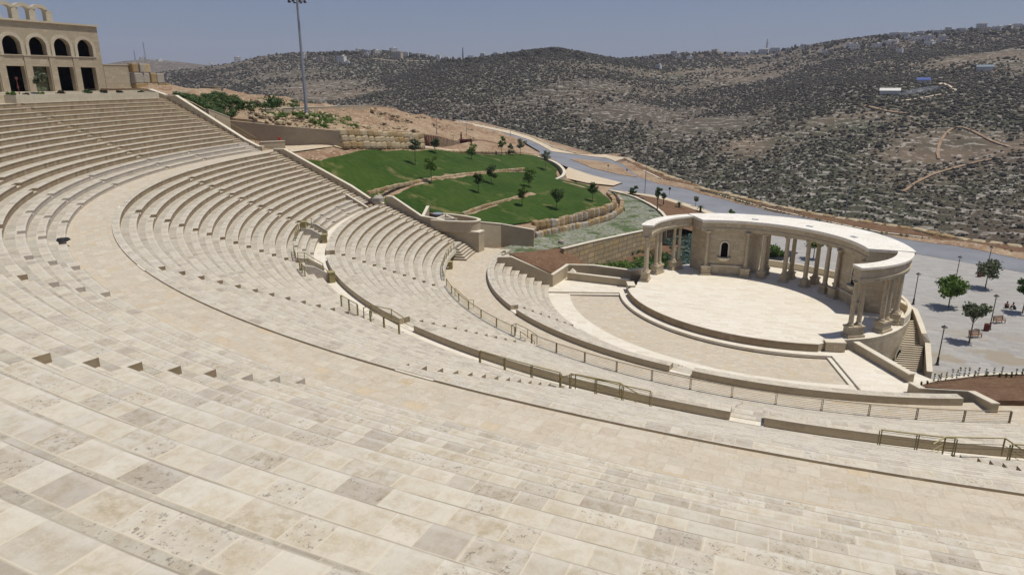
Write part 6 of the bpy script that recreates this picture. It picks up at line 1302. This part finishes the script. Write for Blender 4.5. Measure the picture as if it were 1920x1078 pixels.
for u, v, wpx, hpx, nm, mt, lab in ((1668, 174, 30, 5, 'white', 'house_b', 'long low shed with a bright white roof on the far slope at the right'), (1731, 153, 19, 4, 'blue', 'blue', 'low shed with a vivid blue roof on the far slope at the right'), (1846, 130, 22, 5, 'pale blue', 'paleblue', 'shed with a pale blue roof high on the far slope near the right border')):
    if mt == 'blue': M['blue'] = simple('blue_sheet_roof', (.05, .08, .24), (.06, .10, .28), 1, .5)
    if mt == 'paleblue': M['paleblue'] = simple('pale_blue_sheet_roof', (.15, .19, .21), (.18, .22, .24), 1, .5)
    hit = on_hill(u, v+2, 500)
    if hit:
        p, r_ = hit; m_ = r_/F_PX; a = math.atan2(p[0]-CAM[0], p[1]-CAM[1]); t = thing('farm_shed', lab, 'shed', tuple(p-np.array((0, 0, 1))), -a)
        mb = MB(); mb.box((0, 0, 0), (wpx*m_*.95, 10, hpx*m_*.8+1)); mb.build('walls', M['house_b'], t); mb = MB(); w2 = wpx*m_*.5; zt = hpx*m_*.8+1
        mb.prism([(-w2, -5.6), (w2, -5.6), (w2, 5.6), (-w2, 5.6)], [zt, zt, zt+2.4, zt+2.4], [zt+.3, zt+.3, zt+2.7, zt+2.7]); mb.build('roof', M[mt], t)
def hill_track(name, uvs, wd, mat, lab=None):
    pts = [on_hill(u, v, 320) for u, v in uvs]; pts = [h[0] for h in pts if h]; pts = resample(smoothline(pts, 2), 8.0)
    def hz(p): return float(hz_full(np.array([math.atan2(p[0]-CAM[0], p[1]-CAM[1])]), np.array([math.hypot(p[0]-CAM[0], p[1]-CAM[1])]))[0])
    L_ = offset_line(pts, wd/2); R_ = offset_line(pts, -wd/2); mb = MB()
    for i in range(len(pts)-1): mb.face([(*L_[i], hz(L_[i])+.9), (*L_[i+1], hz(L_[i+1])+.9), (*R_[i+1], hz(R_[i+1])+.9), (*R_[i], hz(R_[i])+.9)])
    tag(mb.build(name, M[mat]), kind='structure')
hill_track('dirt_track', [(1690, 191), (1720, 187), (1750, 182), (1775, 176), (1792, 173), (1788, 167), (1775, 161), (1768, 157), (1760, 160)], 3, 'sand')
hill_track('dirt_track', [(1694, 362), (1716, 345), (1745, 331), (1772, 322), (1800, 314), (1830, 306), (1868, 299)], 2.2, 'dirt')
hill_track('dirt_track', [(1760, 300), (1757, 285), (1765, 262), (1780, 245), (1800, 238), (1830, 250), (1862, 268), (1892, 277)], 2.0, 'dirt')
hill_track('dirt_track', [(1620, 200), (1640, 204), (1668, 211), (1700, 214)], 3, 'dirt')
hill_track('dirt_track', [(700, 111), (740, 116), (780, 116), (820, 115)], 4, 'sand')
def lattice(label, u, v0, v1, wd=.9, mat='greymetal'):
    hit = on_hill(u, v0+2, 900)
    if not hit: return
    p, r_ = hit; h = (v0-v1)*r_/F_PX; t = thing('radio_mast', label, 'radio mast', tuple(p)); mb = MB(); k = 6
    for sx, sy in ((-1, -1), (1, -1), (1, 1), (-1, 1)): mb.tube([(sx*wd, sy*wd, 0), (sx*wd*.3, sy*wd*.3, h)], .35, 4)
    for i in range(8):
        z0, z1 = h*i/8, h*(i+1)/8; w0, w1 = wd*(1-.7*i/8), wd*(1-.7*(i+1)/8); mb.tube([(-w0, -w0, z0), (w1, -w1, z1)], .2, 4); mb.tube([(w0, w0, z0), (-w1, w1, z1)], .2, 4)
    mb.build('lattice', M[mat], t)
lattice('taller thin radio mast on the farthest left hilltop', 273, 111, 84, 1.6); lattice('shorter thin radio mast left of the taller one', 254, 113, 98, 1.4); lattice('lone radio mast at the right end of the left village', 868, 110, 90, .9)
hit = on_hill(1437, 99, 900)
if hit:
    p, r_ = hit; m_ = r_/F_PX; t = thing('minaret', 'slender grey minaret standing among the houses on the middle ridge', 'minaret', tuple(p)); h = 24*m_; mb = MB(); mb.lathe([(2.0, 0), (1.8, h*.6), (2.6, h*.62), (2.6, h*.66), (1.4, h*.67), (1.3, h*.88), (1.7, h*.89), (0, h)], (0, 0, 0), 10); mb.build('tower', M['house_b'], t)
# thin smoke over the far slope
t = bpy.data.materials.new('thin_smoke'); t.use_nodes = True; n_ = t.node_tree; n_.nodes.clear(); o_ = n_.nodes.new('ShaderNodeOutputMaterial'); pv = n_.nodes.new('ShaderNodeVolumePrincipled'); pv.inputs['Density'].default_value = .035; pv.inputs['Color'].default_value = (.8, .84, .95, 1); n_.links.new(pv.outputs[0], o_.inputs['Volume'])
hit = on_hill(1718, 189, 320)
if hit:
    p, r_ = hit; bm = bmesh.new(); bmesh.ops.create_icosphere(bm, subdivisions=3, radius=1); me = bpy.data.meshes.new('smoke')
    for v in bm.verts: v.co = Vector((v.co.x*17+v.co.z*6, v.co.y*6, v.co.z*3.5+v.co.x*2.5))*(1+.25*mnoise.noise(v.co*2.3))
    bm.to_mesh(me); bm.free(); me.materials.append(t); o = bpy.data.objects.new('smoke', me); COL.objects.link(o); o.location = tuple(p+np.array((0, -6, 9))); tag(o, 'small drift of thin bluish smoke over the far slope at the right', 'smoke', kind='stuff')
# haze in the valley air
hm = bpy.data.materials.new('valley_haze'); hm.use_nodes = True; n_ = hm.node_tree; n_.nodes.clear(); o_ = n_.nodes.new('ShaderNodeOutputMaterial'); pv = n_.nodes.new('ShaderNodeVolumePrincipled'); pv.inputs['Density'].default_value = .00010; pv.inputs['Color'].default_value = (.84, .87, 1.0, 1); pv.inputs['Anisotropy'].default_value = .2; n_.links.new(pv.outputs[0], o_.inputs['Volume'])
mb = MB(); mb.box((200, 1450, -95), (7400, 3400, 345)); HAZE = mb.build('haze', hm); tag(HAZE, kind='stuff')

# ---- rubble terrace, bastion and sloping white stringers above the green slope at the upper left
def zb_(x, y): return float(fB(x, y)[0])
bp_ = P(396, 176, 23.6); mb = MB(); mb.lathe([(3.3, -3), (3.05, 2.0), (3.15, 2.05), (3.15, 2.25), (0, 2.25)], (0, 0, 0), 22); o = mb.build('stone_bastion', M['rubble']); o.location = tuple(bp_); tag(o, 'round rubble stone bastion at the head of the green slope', 'bastion')
rw_ = [P(322, 181, 24.4), P(350, 181, 24.2), (P(381, 179, 23.9))]
poly_wall('rubble_wall', 'low rubble wall running from the top of the stair to the round bastion', 'wall', [(p[0], p[1], p[2]-2.5, p[2]+1.5) for p in rw_], .5, 'rubble', 'coping', side=1)
for (a, b, lab) in (((379, 166, 25.0), (396, 178, 24.0), 'short white sloping stair side in front of the bastion'), ((402, 181, 23.4), (430, 194, 22.2), 'longer white sloping stair side right of the bastion')):
    A1, B1 = P(*a), P(*b); poly_wall('ramp_wall', lab, 'wall', [(A1[0], A1[1], A1[2]-2, A1[2]), (B1[0], B1[1], B1[2]-2, B1[2])], .35, 'white', 'white', side=1)
g = np.random.default_rng(44); Vv = []; Fv = []; k = 0      # loose stones over the bare earth
for i in range(1500):
    u, v = g.uniform(470, 960), g.uniform(186, 262); p = ground_pt(u, v, fB, 18)
    if abs(zb_(p[0], p[1])-p[2]) > .5 or p[2] > 24 or not pip(p[:2], BK): continue
    s_ = g.uniform(.10, .42)*(1+1.2*(g.random() > .95)); Vv.append(iv*np.array((s_*g.uniform(.8, 1.4), s_, s_*.7))*(1+g.normal(0, .15, (len(iv), 1)))+p+np.array((0, 0, .25))); Fv.append(iff+k*len(iv)); k += 1
tag(fastmesh('loose_stones', np.concatenate(Vv), np.concatenate(Fv), [M['rock_pale']]), 'loose pale stones scattered over the bare earth behind the lawn', 'stones', kind='stuff')

q0_, q1_ = pol(85, -85.1), tuple(WE_[:2]); poly_wall('side_wall', 'short stone wall holding the green slope beside the small grey door', 'wall', [(q0_[0], q0_[1], 16.5, zb_(q0_[0], q0_[1])+.3), (q1_[0], q1_[1], 16.5, zb_(q1_[0], q1_[1])+.3)], .4, 'concrete', 'coping', side=-1)
handrail('thin sloping pale handrail behind the upper end wall', [(pol(84.5, -86)[0], pol(84.5, -86)[1], 21.2), (pol(77.5, -86)[0], pol(77.5, -86)[1], 17.9)], 'brass', (0, 1), .9)
